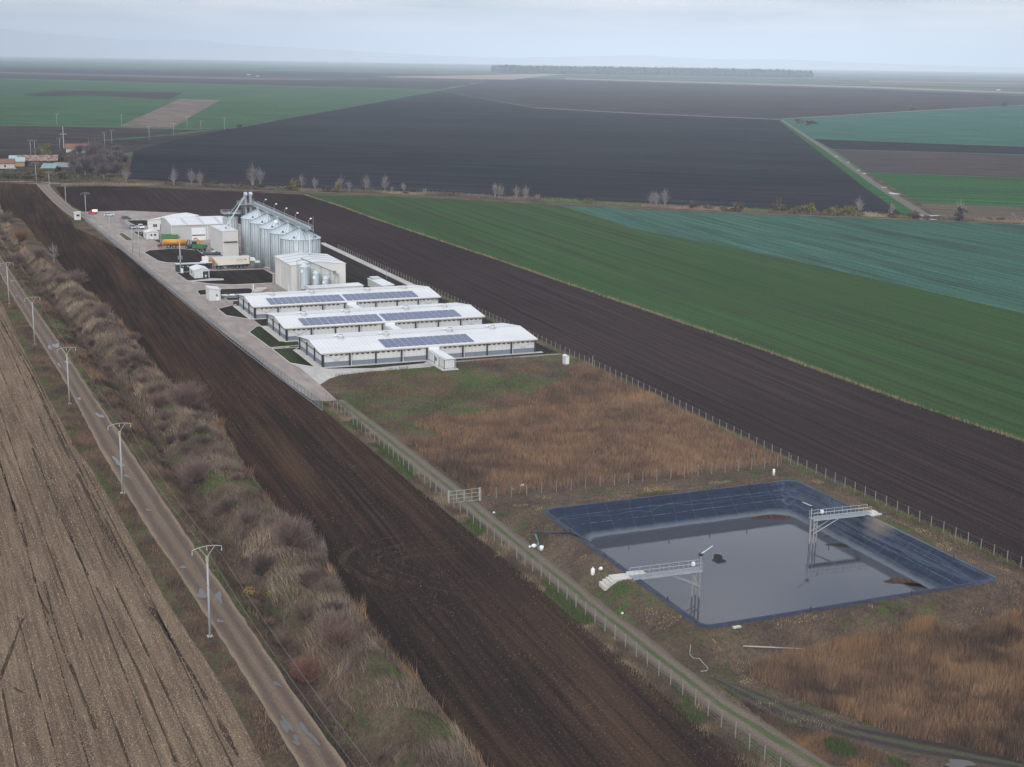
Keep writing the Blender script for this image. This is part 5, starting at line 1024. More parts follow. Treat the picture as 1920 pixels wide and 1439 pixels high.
def blades(name, label, x, y, h, w_, col, lean=.35, dirbias=None, parent=None, z=None, m=None):
    n = len(x); z = hz(x, y) if z is None else z; a = RNG.uniform(0, 2*np.pi, n); dx, dy = np.cos(a)*w_/2, np.sin(a)*w_/2
    la = RNG.uniform(0, 2*np.pi, n); lr = RNG.random(n)*lean*h; lx, ly = np.cos(la)*lr, np.sin(la)*lr
    if dirbias is not None: lx = lx+dirbias[0]*h; ly = ly+dirbias[1]*h
    V = np.empty((n, 3, 3)); V[:,0] = np.stack([x-dx, y-dy, z-.05], 1); V[:,1] = np.stack([x+dx, y+dy, z-.05], 1); V[:,2] = np.stack([x+lx, y+ly, z+h*np.sqrt(np.clip(1-(lr/h)**2*.5, .3, 1))], 1)
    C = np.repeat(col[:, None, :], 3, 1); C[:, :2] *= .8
    o = link(name, npmesh(name, V.reshape(-1, 3), np.arange(3*n).reshape(-1, 3), m or M['blade'], C.reshape(-1, 3)), parent)
    if parent is None: tag(o, label, kind='stuff')
    return o
TAN, MAUVE, GRN, DRK, RUST, OCH = (.150,.118,.078), (.115,.088,.076), (.055,.072,.024), (.042,.030,.026), (.120,.060,.033), (.185,.105,.045)
# reeds between barns and cross fence
RP = [(79.6,201),(139.6,201),(140.4,290),(128,282),(79.6,246)]
def rd(x, y): edge = (x-80)*.72+240+18*(vn(x, y, 14, 21)-.5)+8*(vn(x, y, 5, 22)-.5); return sst((edge-y)/5)*(.45+.55*vn(x, y, 4, 23))*sst((x-79.2+2*vn(x, y, 3, 2))/1.5)
x, y = scatter(RP, 200000, rd); s = vn(x, y, 9, 31)*2.2+vn(x, y, 2.5, 32)*1.8+RNG.normal(0, .35, len(x))-.4-.9*sst((90-x)/14)
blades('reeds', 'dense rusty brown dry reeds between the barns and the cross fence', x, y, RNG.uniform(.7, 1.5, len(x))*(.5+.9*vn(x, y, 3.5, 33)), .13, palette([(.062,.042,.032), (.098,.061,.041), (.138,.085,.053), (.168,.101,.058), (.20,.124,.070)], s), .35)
# low weeds nearer the barns
WP = [(79.5,236),(140.5,236),(140.5,302),(110.5,302),(110.5,292),(106.5,292),(106.5,300),(82,296),(78.5,280)]
def wdn(x, y): return (.25+.75*vn(x, y, 6, 41))*sst((y-230-(x-80)*.5)/10)
x, y = scatter(WP, 75000, wdn); s = vn(x, y, 7, 42)*3.0+vn(x, y, 2, 43)*1.2+RNG.normal(0, .3, len(x))-.5; gk = (vn(x, y, 11, 44) > .38) & (vn(x, y, 3, 45) > .28)
c = palette([DRK, (.07,.05,.036), (.105,.068,.045), RUST], s); c[gk] = palette([(.036,.056,.016), (.055,.088,.022), (.062,.115,.026)], RNG.uniform(0, 1.99, gk.sum()))
blades('weeds', 'low brown and green weeds in front of the nearest barn', x, y, np.where(gk, .26, .45)*RNG.uniform(.5, 1.5, len(x)), .085, c, .6)
GP = [g(*p) for p in ((622,765),(700,722),(800,712),(900,712),(1000,700),(1062,690),(1070,715),(980,735),(880,752),(800,775),(700,792),(640,785))]
x, y = scatter(GP, 42000, lambda x, y: sst((vn(x, y, 7, 151)-.30)*4)*(.4+.6*vn(x, y, 2, 152))); blades('grass', 'bright green grass patches in front of the nearest barn', x, y, RNG.uniform(.12, .35, len(x)), .12, palette([(.035,.055,.016), (.050,.080,.020), (.060,.105,.026)], RNG.uniform(0, 1.99, len(x))), .7)
# reeds in the near right corner
RC = [g(*p) for p in ((1395,1262),(1460,1228),(1560,1216),(1700,1182),(1745,1178),(1800,1195),(1850,1170),(1960,1140),(2330,1030),(2330,1560),(1880,1420),(1800,1400),(1700,1385),(1590,1345),(1490,1312))]
x, y = scatter(RC, 620000, lambda x, y: (x < 139.6)*(.15+.85*vn(x, y, 1.7, 51))); s = vn(x, y, 6, 52)*2.0+vn(x, y, 1.8, 53)*2.0+RNG.normal(0, .35, len(x))-.5
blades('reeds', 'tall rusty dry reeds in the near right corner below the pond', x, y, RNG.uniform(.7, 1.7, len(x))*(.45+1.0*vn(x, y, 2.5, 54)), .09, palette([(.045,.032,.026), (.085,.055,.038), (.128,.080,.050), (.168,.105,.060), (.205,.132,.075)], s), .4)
ER = [g(*p) for p in ((1560,1224),(1660,1198),(1735,1176),(1760,1180),(1735,1196),(1660,1216),(1580,1236))]; x, y = scatter(ER, 20000, lambda x, y: sst((vn(x, y, 2.2, 57)-.3)*3))
blades('reeds', 'bright orange strip of tall reeds along the edge of the near right thicket', x, y, RNG.uniform(.9, 2.3, len(x)), .06, palette([(.12,.07,.038), (.165,.098,.05), (.21,.13,.065)], RNG.uniform(0, 1.9, len(x))), .2)
# hedge / ditch grasses
def xr(y): return np.interp(y, [p[1] for p in ROAD_R], [p[0] for p in ROAD_R])
def xl(y): return np.interp(y, [p[1] for p in ROAD_L], [p[0] for p in ROAD_L])
def xh(y): return np.interp(y, [p[1] for p in HEDGE_R], [p[0] for p in HEDGE_R])
def xs_(y): return np.interp(y, [p[1] for p in STUB_R], [p[0] for p in STUB_R])
n = 560000; y = 60+630*RNG.random(n)**1.5; x = RNG.uniform(20, 51, n); k = (x > xr(y)+.2) & (x < xh(y)+.35*(vn(y, y, 1.3, 3)-.3)); x, y = x[k], y[k]
u = (x-xr(y))/(xh(y)-xr(y)); dch = np.abs(x-ditchx(y)); k = RNG.random(len(x)) < np.where(dch < 1.6, .35, .8)*(.5+.5*vn(x, y, 3, 60)); x, y, u, dch = x[k], y[k], u[k], dch[k]
tone = vn(x, y, 6, 61); cs = palette([DRK, (.108,.082,.066), (.138,.104,.080), (.162,.126,.090), (.20,.158,.108)], tone*3.4+vn(x, y, 1.6, 62)*2.2+RNG.normal(0, .3, len(x))-1.0)
road_side = u < .36; cs[road_side] = palette([DRK, (.068,.046,.034), (.10,.064,.042), (.135,.09,.055)], vn(x[road_side], y[road_side], 3, 63)*3+RNG.normal(0, .4, road_side.sum())-.3)
gk = (vn(x, y, 5, 64) > .74) & (dch > 1.5) | ((u < .10) & (vn(x, y, 4, 65) > .38)); cs[gk] = palette([(.035,.045,.016), GRN, (.075,.095,.03)], vn(x[gk], y[gk], 1.5, 66)*2)
ek = (u > .94) & (vn(y, y, 5, 67) > .58); cs[ek] = palette([(.105,.066,.042), (.14,.088,.052), (.18,.12,.075)], RNG.uniform(0, 1.9, ek.sum()))
cs[dch < 1.3] *= .6; hh = RNG.uniform(.4, 1.6, len(x))*(.55+.8*vn(x, y, 4, 68)); hh[gk] *= .4; hh[ek] *= 1.5; hh[road_side] *= .75
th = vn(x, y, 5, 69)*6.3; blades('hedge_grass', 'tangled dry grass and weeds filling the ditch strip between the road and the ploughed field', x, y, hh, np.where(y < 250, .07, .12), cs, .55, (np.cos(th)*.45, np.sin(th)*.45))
# left verge
n = 150000; y = 60+365*RNG.random(n)**1.3; x = RNG.uniform(16, 32, n); k = (x > xs_(y)+.6*(vn(y, y, 2, 4)-.5)) & (x < xl(y)-.15); x, y = x[k], y[k]; u = (x-xs_(y))/(xl(y)-xs_(y))
cs = palette([DRK, (.07,.05,.037), (.105,.070,.047), (.14,.095,.06)], vn(x, y, 3, 71)*2.6+vn(x, y, 1, 72)+RNG.normal(0, .3, len(x))-.5); gk = (u < .35) & (vn(x, y, 5, 73) > .42) | (vn(x, y, 7, 74) > .72); cs[gk] = palette([(.03,.045,.014), GRN, (.055,.10,.025)], RNG.uniform(0, 1.99, gk.sum()))
hh = RNG.uniform(.25, .8, len(x))*(.5+.8*vn(x, y, 3, 75)); hh[gk] *= .45; blades('verge_grass', 'brown and green verge between the stubble field and the gravel road', x, y, hh, .075, cs, .5)
# verges of the fences and pond bank
n = 60000; y = RNG.uniform(60, 272, n); x = 73.9+RNG.normal(0, .8, n); k = (x < 75.6) & (RNG.random(n) < .4+.6*vn(x, y, 2, 80)); x, y = x[k], y[k]; cs = palette([DRK, (.07,.052,.038), (.12,.09,.06), (.17,.13,.085)], vn(x, y, 2.5, 81)*3.6-.3); gk = vn(x, y, 6, 82) > .58; cs[gk] = palette([(.03,.045,.014), GRN], RNG.uniform(0, .99, gk.sum()))
blades('fence_weeds', 'dry weeds along the foot of the fence beside the ploughed field', x, y, RNG.uniform(.2, .8, len(x))*(.4+.9*vn(x, y, 2, 83)), .065, cs, .5)
n = 40000; y = RNG.uniform(95, 400, n); x = np.interp(y, [108,145,200,262,300,400], [140.8,140.7,140,141.2,141.3,141.3])+RNG.normal(0, .6, n); cs = palette([(.06,.05,.035), (.075,.08,.035), (.13,.10,.06)], vn(x, y, 4, 85)*2.4-.2)
blades('fence_weeds', 'greenish weeds along the foot of the far fence by the brown field', x, y, RNG.uniform(.15, .6, n), .08, cs, .5)
n = 210000; x = RNG.uniform(76.5, 141, n); y = RNG.uniform(112, 199, n); d = dpond(x, y); trk = np.interp(y, [122,150,176,210], [79.4,78.6,78.6,78.9]); k = (d > 1.0) & (x > trk) & (x < 140.5) & (RNG.random(n) < .25+.75*vn(x, y, 3, 91)) & ~inpoly(x, y, RC); x, y = x[k], y[k]
cs = palette([(.045,.032,.027), (.078,.055,.043), (.108,.079,.058), (.15,.112,.074)], vn(x, y, 5, 92)*2.2+vn(x, y, 1.2, 93)*1.6-.4); gk = (vn(x, y, 8, 94) > .74) | ((vn(x, y, 5, 97) > .5) & (y < 124)); cs[gk] = palette([(.03,.045,.014), (.05,.07,.022)], RNG.uniform(0, .99, gk.sum()))
yk = vn(x, y, 3, 95) > .84; cs[yk] = palette([(.16,.12,.06), (.22,.17,.09)], RNG.uniform(0, .99, yk.sum()))
blades('bank_grass', 'short withered grass on the earth banks around the pond', x, y, RNG.uniform(.08, .34, len(x))*(.5+vn(x, y, 2, 96)), .09, cs, .9)
BR = [g(*p) for p in ((1330,1275),(1460,1352),(1600,1395),(1720,1439),(1560,1439),(1440,1360),(1380,1310))]; x, y = scatter(BR, 60000, lambda x, y: .3+.7*vn(x, y, 2, 98)); cs = palette([DRK, (.07,.05,.037), (.11,.07,.045), OCH], vn(x, y, 3, 99)*3.2-.5); gk = vn(x, y, 4, 100) > .6; cs[gk] = palette([(.03,.045,.014), GRN], RNG.uniform(0, .99, gk.sum()))
blades('weeds', 'brown weeds between the farm track and the muddy track, near right', x, y, RNG.uniform(.2, .9, len(x))*(.4+.8*vn(x, y, 3, 101)), .06, cs, .5)
# grass line between brown field and wheat
A = np.array(BG+[(191.5,150)]); s_l = np.r_[0, np.cumsum(np.hypot(*np.diff(A, axis=0).T))]; q = RNG.uniform(0, s_l[-1], 26000); x = np.interp(q, s_l, A[:,0])+RNG.normal(0, .45, len(q)); y = np.interp(q, s_l, A[:,1])
k = RNG.random(len(x)) < vn(y, y, 5, 105); x, y = x[k], y[k]; blades('field_edge_grass', 'thin line of dry grass between the brown field and the young wheat', x, y, RNG.uniform(.2, .8, len(x)), .12, palette([(.05,.07,.025), (.13,.11,.06), (.20,.16,.09)], RNG.uniform(0, 1.99, len(x))), .5)
# stubble stalks in rows and scattered straw
rows = np.arange(-46, 29, .75); X = []; Y = []
for r in rows:
    yy = np.arange(70, 420, .34)+RNG.uniform(-.1, .1, len(np.arange(70, 420, .34))); xx = r+(250-yy)*.0255+.25*np.sin(yy/37+r)+RNG.normal(0, .05, len(yy)); X.append(xx); Y.append(yy)
x, y = np.concatenate(X), np.concatenate(Y); k = (x < xs_(y)-.2) & (x > -.34*0+ (y*-.02-3)) & (RNG.random(len(x)) < .25+.9*vn(x, y, 6, 110)*vn(x*3, y*.15, 2.5, 111)*1.6); x, y = x[k], y[k]
blades('corn_stubble', 'rows of short corn stubble stalks in the left field', x, y, RNG.uniform(.12, .34, len(x)), .10, palette([(.14,.105,.072), (.195,.15,.102), (.25,.195,.135)], RNG.uniform(0, 1.99, len(x))), .8, z=np.full(len(x), .03))
n = 100000; y = 70+350*RNG.random(n)**1.5; x = RNG.uniform(-12, 28.5, n); k = (x < xs_(y)-.1) & (RNG.random(n) < .2+.8*vn(x*2.5, y*.5, 3, 113)); x, y = x[k], y[k]
blades('straw_litter', 'pale straw scattered over the stubble field', x, y, RNG.uniform(.10, .30, len(x)), .07, palette([(.12,.092,.064), (.165,.125,.086), (.21,.16,.112)], RNG.uniform(0, 1.99, len(x))), 3.0, z=np.full(len(x), .06))
n = 15000; y = 62+240*RNG.random(n)**1.4; x = RNG.uniform(44, 74, n); k = (x > xh(y)) & (x < np.interp(y, [p[1] for p in FR], [p[0] for p in FR])) & (RNG.random(n) < vn(x*1.5, y*.12, 2.5, 115)**1.5); x, y = x[k], y[k]
blades('straw_litter', 'sparse pale straw bits lying on the dark ploughed field', x, y, RNG.uniform(.08, .26, len(x)), .06, palette([(.07,.048,.034), (.11,.078,.054), (.17,.13,.095)], RNG.uniform(0, 1.99, len(x))), 3.0, z=np.full(len(x), .06))
# ruts in the stubble field: shallow dark wheel tracks
M['rut'] = soil('dark_rut_soil', (.034, .024, .018), (.066, .047, .034), 0, row=.3, patch=.2, bump=.1, stretch=.2)
def rut(pts, w_, sd):
    P = np.array(pts, float); s = np.r_[0, np.cumsum(np.hypot(*np.diff(P, axis=0).T))]; q = np.arange(0, s[-1], 1.0); cx = np.interp(q, s, P[:,0]); cy = np.interp(q, s, P[:,1])
    ww = w_*.62*(.25+1.1*vn(q, q*0, 4, sd))*(vn(q, q*0, 7, sd+1) > .25); L_ = [(a-b/2-.02, c) for a, b, c in zip(cx, ww, cy)]; R_ = [(a+b/2+.02, c) for a, b, c in zip(cx, ww, cy)]
    V = np.array([(a, c, .036) for p in zip(L_, R_) for a, c in p]); I = np.arange(len(q)-1)*2
    tag(link('wheel_rut', npmesh('wheel_rut', V, np.stack([I, I+1, I+3, I+2], 1), M['rut'])), kind='structure')
for i, (P, w_) in enumerate([(pxs((0,600),(60,705),(118,835),(242,1079),(305,1174),(370,1281),(458,1439)), .95),(pxs((0,590),(64,700),(124,830),(250,1079)), .35),(pxs((60,840),(107,955),(165,1080)), .5),(pxs((0,870),(30,960)), .6),(pxs((40,1300),(0,1270)), .5),(pxs((45,1155),(0,1275)), .6),(pxs((82,1090),(110,1195),(160,1330)), .5),(pxs((180,1100),(260,1260),(330,1430)), .45),(pxs((130,1240),(180,1370)), .5),(pxs((40,980),(70,1110),(100,1170)), .5)]):
    rut(P[::-1] if P[0][1] > P[-1][1] else P, w_, 300+i*3)
for k in range(15):
    x0 = -22+3.3*k; q = [(x0+(250-yy)*.0255+.25*math.sin(yy/37+x0)+.375, yy) for yy in range(72, 420, 6)]; q = [p for p in q if p[0] < float(xs_(p[1]))-.4 and p[0] > -3-p[1]*.02]
    if len(q) > 4: rut(q, .34, 500+7*k)
# ------------------------------------------------------------------ shrubs
def twigs(seed, r, h, nst, nsub, c0, c1, up=.55, th=.03, droop=.1, base=.25):
    """bare shrub: many curved stems from a common base with side twigs, ribbons with random facing"""
    rg = np.random.default_rng(seed); V = []; C = []; F = []
    def ribbon(P, w0, w1, col):
        d = rg.normal(size=3); n = len(V)
        for i, p in enumerate(P):
            t = np.cross(P[min(i+1, len(P)-1)]-P[max(i-1, 0)], d); t /= np.linalg.norm(t)+1e-9; w_ = w0+(w1-w0)*i/(len(P)-1)
            V.append(p-t*w_); V.append(p+t*w_); C.append(col); C.append(col)
        for i in range(len(P)-1): F.append((n+2*i, n+2*i+1, n+2*i+3, n+2*i+2))
    for s in range(nst):
        a = rg.uniform(0, 6.283); e = rg.beta(1.5, 1.2)*(1-up)+up*rg.random()**.5; el = .12+1.35*e; ln = (.42+.62*rg.random()**.7)*math.hypot(r*math.cos(el), h*math.sin(el))
        d = np.array([math.cos(a)*math.cos(el), math.sin(a)*math.cos(el), math.sin(el)]); b = np.array([rg.normal(0, base), rg.normal(0, base), 0])
        P = [b+d*ln*t+np.array([0, 0, -droop*ln*(t**2)*math.cos(el)])+rg.normal(0, .035*ln, 3)*t for t in np.linspace(0, 1, 5)]
        cm = np.array(c0)+(np.array(c1)-np.array(c0))*rg.random(); ribbon(P, th*1.3, th*.35, cm)
        for k in range(nsub):
            t = rg.uniform(.3, .98); i = min(3, int(t*4)); p = P[i]+(P[i+1]-P[i])*(t*4-i); dd = d+rg.normal(0, .55, 3); dd[2] += .25; dd /= np.linalg.norm(dd); l2 = ln*rg.uniform(.14, .34)
            ribbon([p, p+dd*l2*.5+rg.normal(0, .02, 3), p+dd*l2+np.array([0, 0, .05*l2])], th*.6, th*.22, cm*rg.uniform(.8, 1.25))
    return np.array(V), np.array(F), np.array(C)
M['twig'] = vcol('bare_twigs', .9); M['leafc'] = vcol('autumn_leaves', .7)
def leaves(seed, r, h, n, cols, size=.22, zc=.55, gaps=.55):
    rg = np.random.default_rng(seed); ncl = max(6, n//60); cc = []
    while len(cc) < ncl:
        p = rg.uniform(-1, 1, 3)
        if .25 < np.linalg.norm(p) < 1: cc.append(p)
    cc = np.array(cc); i = rg.integers(0, ncl, n); p = cc[i]+rg.normal(0, .20, (n, 3)); tone = rg.uniform(.6, 1.35, ncl)[i]*rg.uniform(.8, 1.2, n)
    P = p*np.array([r, r, h*(1-zc)])+np.array([0, 0, h*zc]); P[:,2] = np.maximum(P[:,2], .15)
    a = rg.normal(size=(n, 3)); a /= np.linalg.norm(a, axis=1)[:, None]; b = np.cross(a, rg.normal(size=(n, 3))); b /= np.linalg.norm(b, axis=1)[:, None]; s = (rg.uniform(.6, 1.3, n)*size)[:, None]
    V = np.stack([P-a*s, P+b*s*.6, P+a*s, P-b*s*.6], 1).reshape(-1, 3); c = np.array(cols)[rg.integers(0, len(cols), n)]*tone[:, None]
    return V, np.arange(4*n).reshape(-1, 4), np.repeat(c, 4, 0)
def shrub(name, label, x, y, r, h, seed, nst, nsub, c0, c1, cat='bush', group=None, leaf=None, **k):
    V, F, C = twigs(seed, r, h, nst, nsub, c0, c1, **k); t = thing(name, label, cat, (x, y, hz1(x, y)), 0, group)
    link('branches', npmesh('branches', V, F, M['twig'], C), t)
    if leaf: V, F, C = leaves(seed+1, r*.85, h, leaf[0], leaf[1], leaf[2], .5); link('foliage', npmesh('foliage', V, F, M['leafc'], C), t)
    return t
PUR = ((.125,.086,.076), (.205,.148,.132)); BRN = ((.11,.080,.062), (.185,.135,.105)); GRY = ((.105,.085,.075), (.175,.145,.13)); RED = ((.15,.075,.056), (.24,.125,.095)); DKB = ((.07,.050,.045), (.125,.092,.083))
big = [((350,779),6.0,5.6,'large spreading bare purple brown bush halfway along the ploughed field edge',PUR,620,7),((545,1040),4.6,4.6,'large bare bush with upright twigs above the yellow leaved bush',PUR,520,7),((145,535),4.6,5.0,'bare rounded bush beside the ploughed field, level with the white kiosk',PUR,420,6),((575,1243),2.5,3.0,'reddish bare bush nearest the road bend, low in the hedge',RED,380,7),((368,895),5.0,4.6,'broad mauve bush mass in the ditch above the second power pole',PUR,560,7),((40,455),5.2,5.0,'rust coloured bush near the far left end of the hedge',((.15,.075,.045),(.21,.115,.07)),420,6),((12,420),5.0,5.5,'tall greyish bush at the left edge of the hedge',GRY,380,6),((75,490),5.0,4.0,'mauve bush below the rust coloured one',PUR,380,6)]
for i, ((px_, py_), r, h, l, (c0, c1), ns, nb) in enumerate(big): x, y = g(px_, py_); shrub('bare_bush', l, x, y, r, h, 400+i, ns, nb, c0, c1, th=.030)
x, y = g(482,1100); shrub('leafy_bush', 'bush with bright yellow leaves next to the nearest power pole top', x, y, 2.6, 2.6, 431, 160, 6, *BRN, leaf=(420, [(.36,.25,.02),(.42,.30,.03),(.28,.20,.03)], .075), th=.02)
x, y = g(900,1035); shrub('green_shrub', 'small bright green shrub at the foot of the fence near the pond pipe', *g(935,1033), .5, .6, 433, 40, 4, (.05,.06,.03), (.07,.08,.04), leaf=(160, [(.07,.13,.02),(.09,.16,.03)], .09))
protos = [shrub('bare_bush', 'bare brownish bush among the tangle of the ditch hedge', *g(*p), r, h, 450+i, ns+120, 7, *c, group='bare bushes in the ditch hedge', th=.026) for i, (p, r, h, ns, c) in enumerate([((250,640),2.6,2.4,200,BRN),((310,790),2.4,2.8,220,PUR),((430,960),2.0,2.2,190,DKB),((195,585),2.8,2.6,220,((.12,.078,.062),(.195,.130,.105)))])]
rb = random.Random(5); placed = []
for k in range(95):
    yy = 150+440*rb.random()**1.1; u = rb.choice([.2, .3, .42, .5, .58, .7, .8])+rb.uniform(-.06, .06); xx = float(xr(yy)+(xh(yy)-xr(yy))*u)
    if any((xx-a)**2+(yy-b)**2 < 5 for a, b in placed): continue
    placed.append((xx, yy)); o = protos[rb.randrange(4)]; s = rb.uniform(.6, 1.45) if u > .38 else rb.uniform(.3, .6); dup(o, (xx, yy, hz1(xx, yy)-.05), rb.uniform(0, 6.28), None, (s, s, s*rb.uniform(.6, 1.1)))
# ------------------------------------------------------------------ trees
def bare_tree(name, label, x, y, h, spread, seed, c0, c1, stems=1, nst=70, nsub=7, th=.05, group=None, z=0, up=.75):
    t = thing(name, label, 'tree', (x, y, z), random.uniform(0, 6), group); rg = random.Random(seed); tk = MB(); V0 = []; 
    bases = [(0, 0)] if stems == 1 else [(rg.uniform(-spread*.55, spread*.55), rg.uniform(-.8, .8)) for _ in range(stems)]
    AV, AF, AC = [], [], []; off = 0
    for i, (bx, by) in enumerate(bases):
        hh = h*rg.uniform(.75, 1) if stems > 1 else h; P = [Vector((bx+rg.uniform(-.05,.05)*hh*f, by+rg.uniform(-.04,.04)*hh*f, hh*f)) for f in (0, .25, .5, .75, 1)]
        for k in range(4): tk.rod(P[k], P[k+1], hh*.014*(1-.22*k), hh*.014*(1-.22*(k+1)), n=6, cap=False)
        for j in range(2): V, F, C = twigs(seed*31+i*7+j, spread/(stems**.6)*(.5 if up > .7 else 1), hh*(.62-.2*j), nst//stems//2+6, nsub, c0, c1, up=up, th=th, droop=.0, base=.1); V = V+np.array([P[1+j].x, P[1+j].y, P[1+j].z*.9]); AV.append(V); AF.append(F+off); AC.append(C); off += len(V)
    tk.build('trunk', M['bark'], t); link('crown', npmesh('crown', np.concatenate(AV), np.concatenate(AF), M['twig'], np.concatenate(AC)), t); return t
M['bark'] = paint('pale_bark', (.30,.27,.25), .85, dirt=.3)
BIR = ((.17,.150,.148), (.27,.245,.24)); HZC = ((.20,.175,.17), (.28,.25,.245))
def leafy(name, label, x, y, r, h, seed, cols, n=700, size=.3, group=None, c=BRN, z=0):
    t = thing(name, label, 'tree' if h > 4.5 else 'bush', (x, y, z), 0, group); tk = MB(); tk.rod((0,0,0),(0,0,h*.45),h*.03,h*.018,n=6)
    for k in range(5): a = k*1.26+seed; tk.rod((0,0,h*.3),(math.cos(a)*r*.6,math.sin(a)*r*.6,h*.75),h*.014,h*.006,n=5)
    tk.build('trunk', M['bark'], t); V, F, C = leaves(seed, r, h, n, cols, size); link('crown', npmesh('crown', V, F, M['leafc'], C), t); return t
def mpp(px_, py_): x, y = g(px_, py_); return math.hypot(x, y, 70)/FPX
TL_ = [(474,351,40,18,3),(491,351,36,12,2),(327,349,33,12,2),(362,350,28,9,2),(376,351,30,9,2),(568,358,28,4,1),(592,357,26,8,2),(640,360,28,12,2),(657,362,20,7,1),(690,360,30,15,3),(724,363,31,9,1),(737,363,12,4,1),(759,363,19,8,1),(798,366,13,8,2),(931,373,30,10,3),(941,373,28,9,3),(973,376,31,10,3),(988,377,28,10,3),(1012,377,14,12,2),(1222,388,26,8,2),(1232,389,30,8,3),(1248,389,31,11,3),(1617,403,31,11,3),(1675,407,26,9,2),(1905,419,17,8,2),(1806,414,36,18,4),(237,345,24,22,1),(103,500,33,10,1)]
desc = ['tallest bare poplar clump, behind the elevator head','slim bare poplars just right of the tallest clump','bare tree left of the small pair beyond the black field','left tree of the small bare pair beyond the black field','right tree of the small bare pair beyond the black field','single thin bare pole-like tree right of the yellowish bush','thin bare tree behind the tip of the wheat field','bare tree beside a small yellow bush behind the wheat field','low bare tree right of the one with the yellow bush','broad bare clump behind the wheat field, left of a narrow pointed tree','narrow pointed bare tree on the far track','tiny bare sapling right of the narrow pointed tree','small bare tree near the middle of the far track hedge','low bare scrub tree where the hedge thins out','left clump of the first pale birch pair on the far track','right clump of the first pale birch pair on the far track','left clump of the second pale birch pair on the far track','right clump of the second pale birch pair on the far track','low spreading bare scrub right of the second birch pair','left stems of the pale birch group behind the rapeseed corner','middle stems of the pale birch group behind the rapeseed corner','right stems of the pale birch group behind the rapeseed corner','pale bare birches right of the yellow green bushes','pale bare birches left of the muddy field road junction','faint bare tree at the far right end of the track','bare twiggy tree standing out of the dark round bush on the right','wide bare fruit tree below the village, at the black field edge','small white barked dead tree in the hedge at the far left']
for i, ((px_, py_, hp, wp, st), l) in enumerate(zip(TL_, desc)):
    x, y = g(px_, py_); k = mpp(px_, py_); f = px_ < 440; bare_tree('bare_tree', l, x, y+2, hp*k*1.2, wp*k*.38, 500+i, *(BIR if not f else HZC), stems=st, nst=64, nsub=7, th=.048 if py_ < 450 else .035, up=.8 if wp < 20 else .45, z=0 if py_ < 450 else hz1(x, y)-.1, group='bare trees along the far track' if py_ < 450 else None)
YG = [(.13,.12,.025),(.17,.15,.03),(.10,.095,.03)]; OL = [(.085,.07,.035),(.11,.085,.04)]; BRC = [(.085,.06,.045),(.11,.075,.05)]
for i, (px_, py_, hp, wp, cols, l) in enumerate([(552,358,21,16,[(.14,.11,.045),(.17,.13,.05)],'yellowish round bush behind the silo row'),(633,361,16,11,[(.17,.13,.04),(.13,.10,.04)],'small yellow bush beside a bare tree on the far track'),(612,361,12,8,[(.06,.09,.04)],'small green bush behind the tip of the wheat field'),(1302,393,14,14,BRC,'small brown bush right of the pale birch group'),(1385,398,17,20,BRC,'brown bush at the middle of the far track by the rapeseed'),(1465,400,23,26,OL,'big olive brown bush left of the yellow green ones'),(1497,402,15,18,OL,'small olive bush between the big olive brown and the yellow green bush'),(1523,403,21,25,YG,'single big yellow green round bush on the far track'),(1570,405,18,18,YG,'left bush of the yellow green trio'),(1583,405,18,16,YG,'middle bush of the yellow green trio'),(1599,406,17,18,YG,'right bush of the yellow green trio'),(1656,405,9,10,OL,'tiny olive bush between the bare birches on the right'),(1717,410,13,16,BRC,'low brown bush at the muddy road junction'),(1806,416,22,24,[(.045,.04,.045),(.06,.05,.05)],'dark round bush right of the muddy road junction'),(1520,236,8,18,[(.10,.06,.05),(.085,.05,.045)],'reddish scrub on the corner of the far rapeseed field'),(1500,232,7,14,[(.11,.065,.05)],'second reddish scrub beside the far field corner'),(1885,200,6,8,[(.06,.06,.065)],'small dark tree on the far edge of the right rapeseed field'),(1714,207,6,8,[(.10,.09,.09)],'small pale tree on the far edge of the right rapeseed field'),(449,241,8,8,[(.09,.065,.055)],'lone reddish bush at the right end of the far green field')]):
    x, y = g(px_, py_); k = mpp(px_, py_); leafy('autumn_bush', l, x, y+1.5, wp*k*.52, hp*k, 600+i, cols, 620, .36 if py_ > 300 else .9, 'autumn bushes along the far fields')
# undergrowth along the far track
A = np.array(pxs((104,352),(300,349),(480,357),(700,364),(860,371),(960,377),(1130,386),(1300,395),(1440,401),(1700,411),(1920,421),(2060,427))); s_l = np.r_[0, np.cumsum(np.hypot(*np.diff(A, axis=0).T))]
q = RNG.uniform(0, s_l[-1], 90000); off = np.abs(RNG.normal(0, 1, len(q)))*5.5+4; x = np.interp(q, s_l, A[:,0])+off*.6; y = np.interp(q, s_l, A[:,1])+off*.8; ps = np.interp(q, s_l, [104,300,480,700,860,960,1130,1300,1440,1700,1920,2060])
k = (ps < 1712) | (ps > 1765); x, y, ps = x[k], y[k], ps[k]; cs = palette([(.06,.05,.045), (.10,.078,.058), (.15,.115,.08), (.18,.14,.10)], vn(x, y, 18, 120)*3.4-.2); gk = ((ps > 1010) & (ps < 1200)) | (vn(x, y, 25, 121) > .75); cs[gk] = palette([(.06,.08,.03), (.085,.10,.045)], RNG.uniform(0, .99, gk.sum()))
blades('track_undergrowth', 'dry grass and low scrub beside the far dirt track', x, y, RNG.uniform(.4, 1.5, len(x))*(.4+.9*vn(x, y, 12, 122)), .30, cs, .4, z=np.zeros(len(x)))
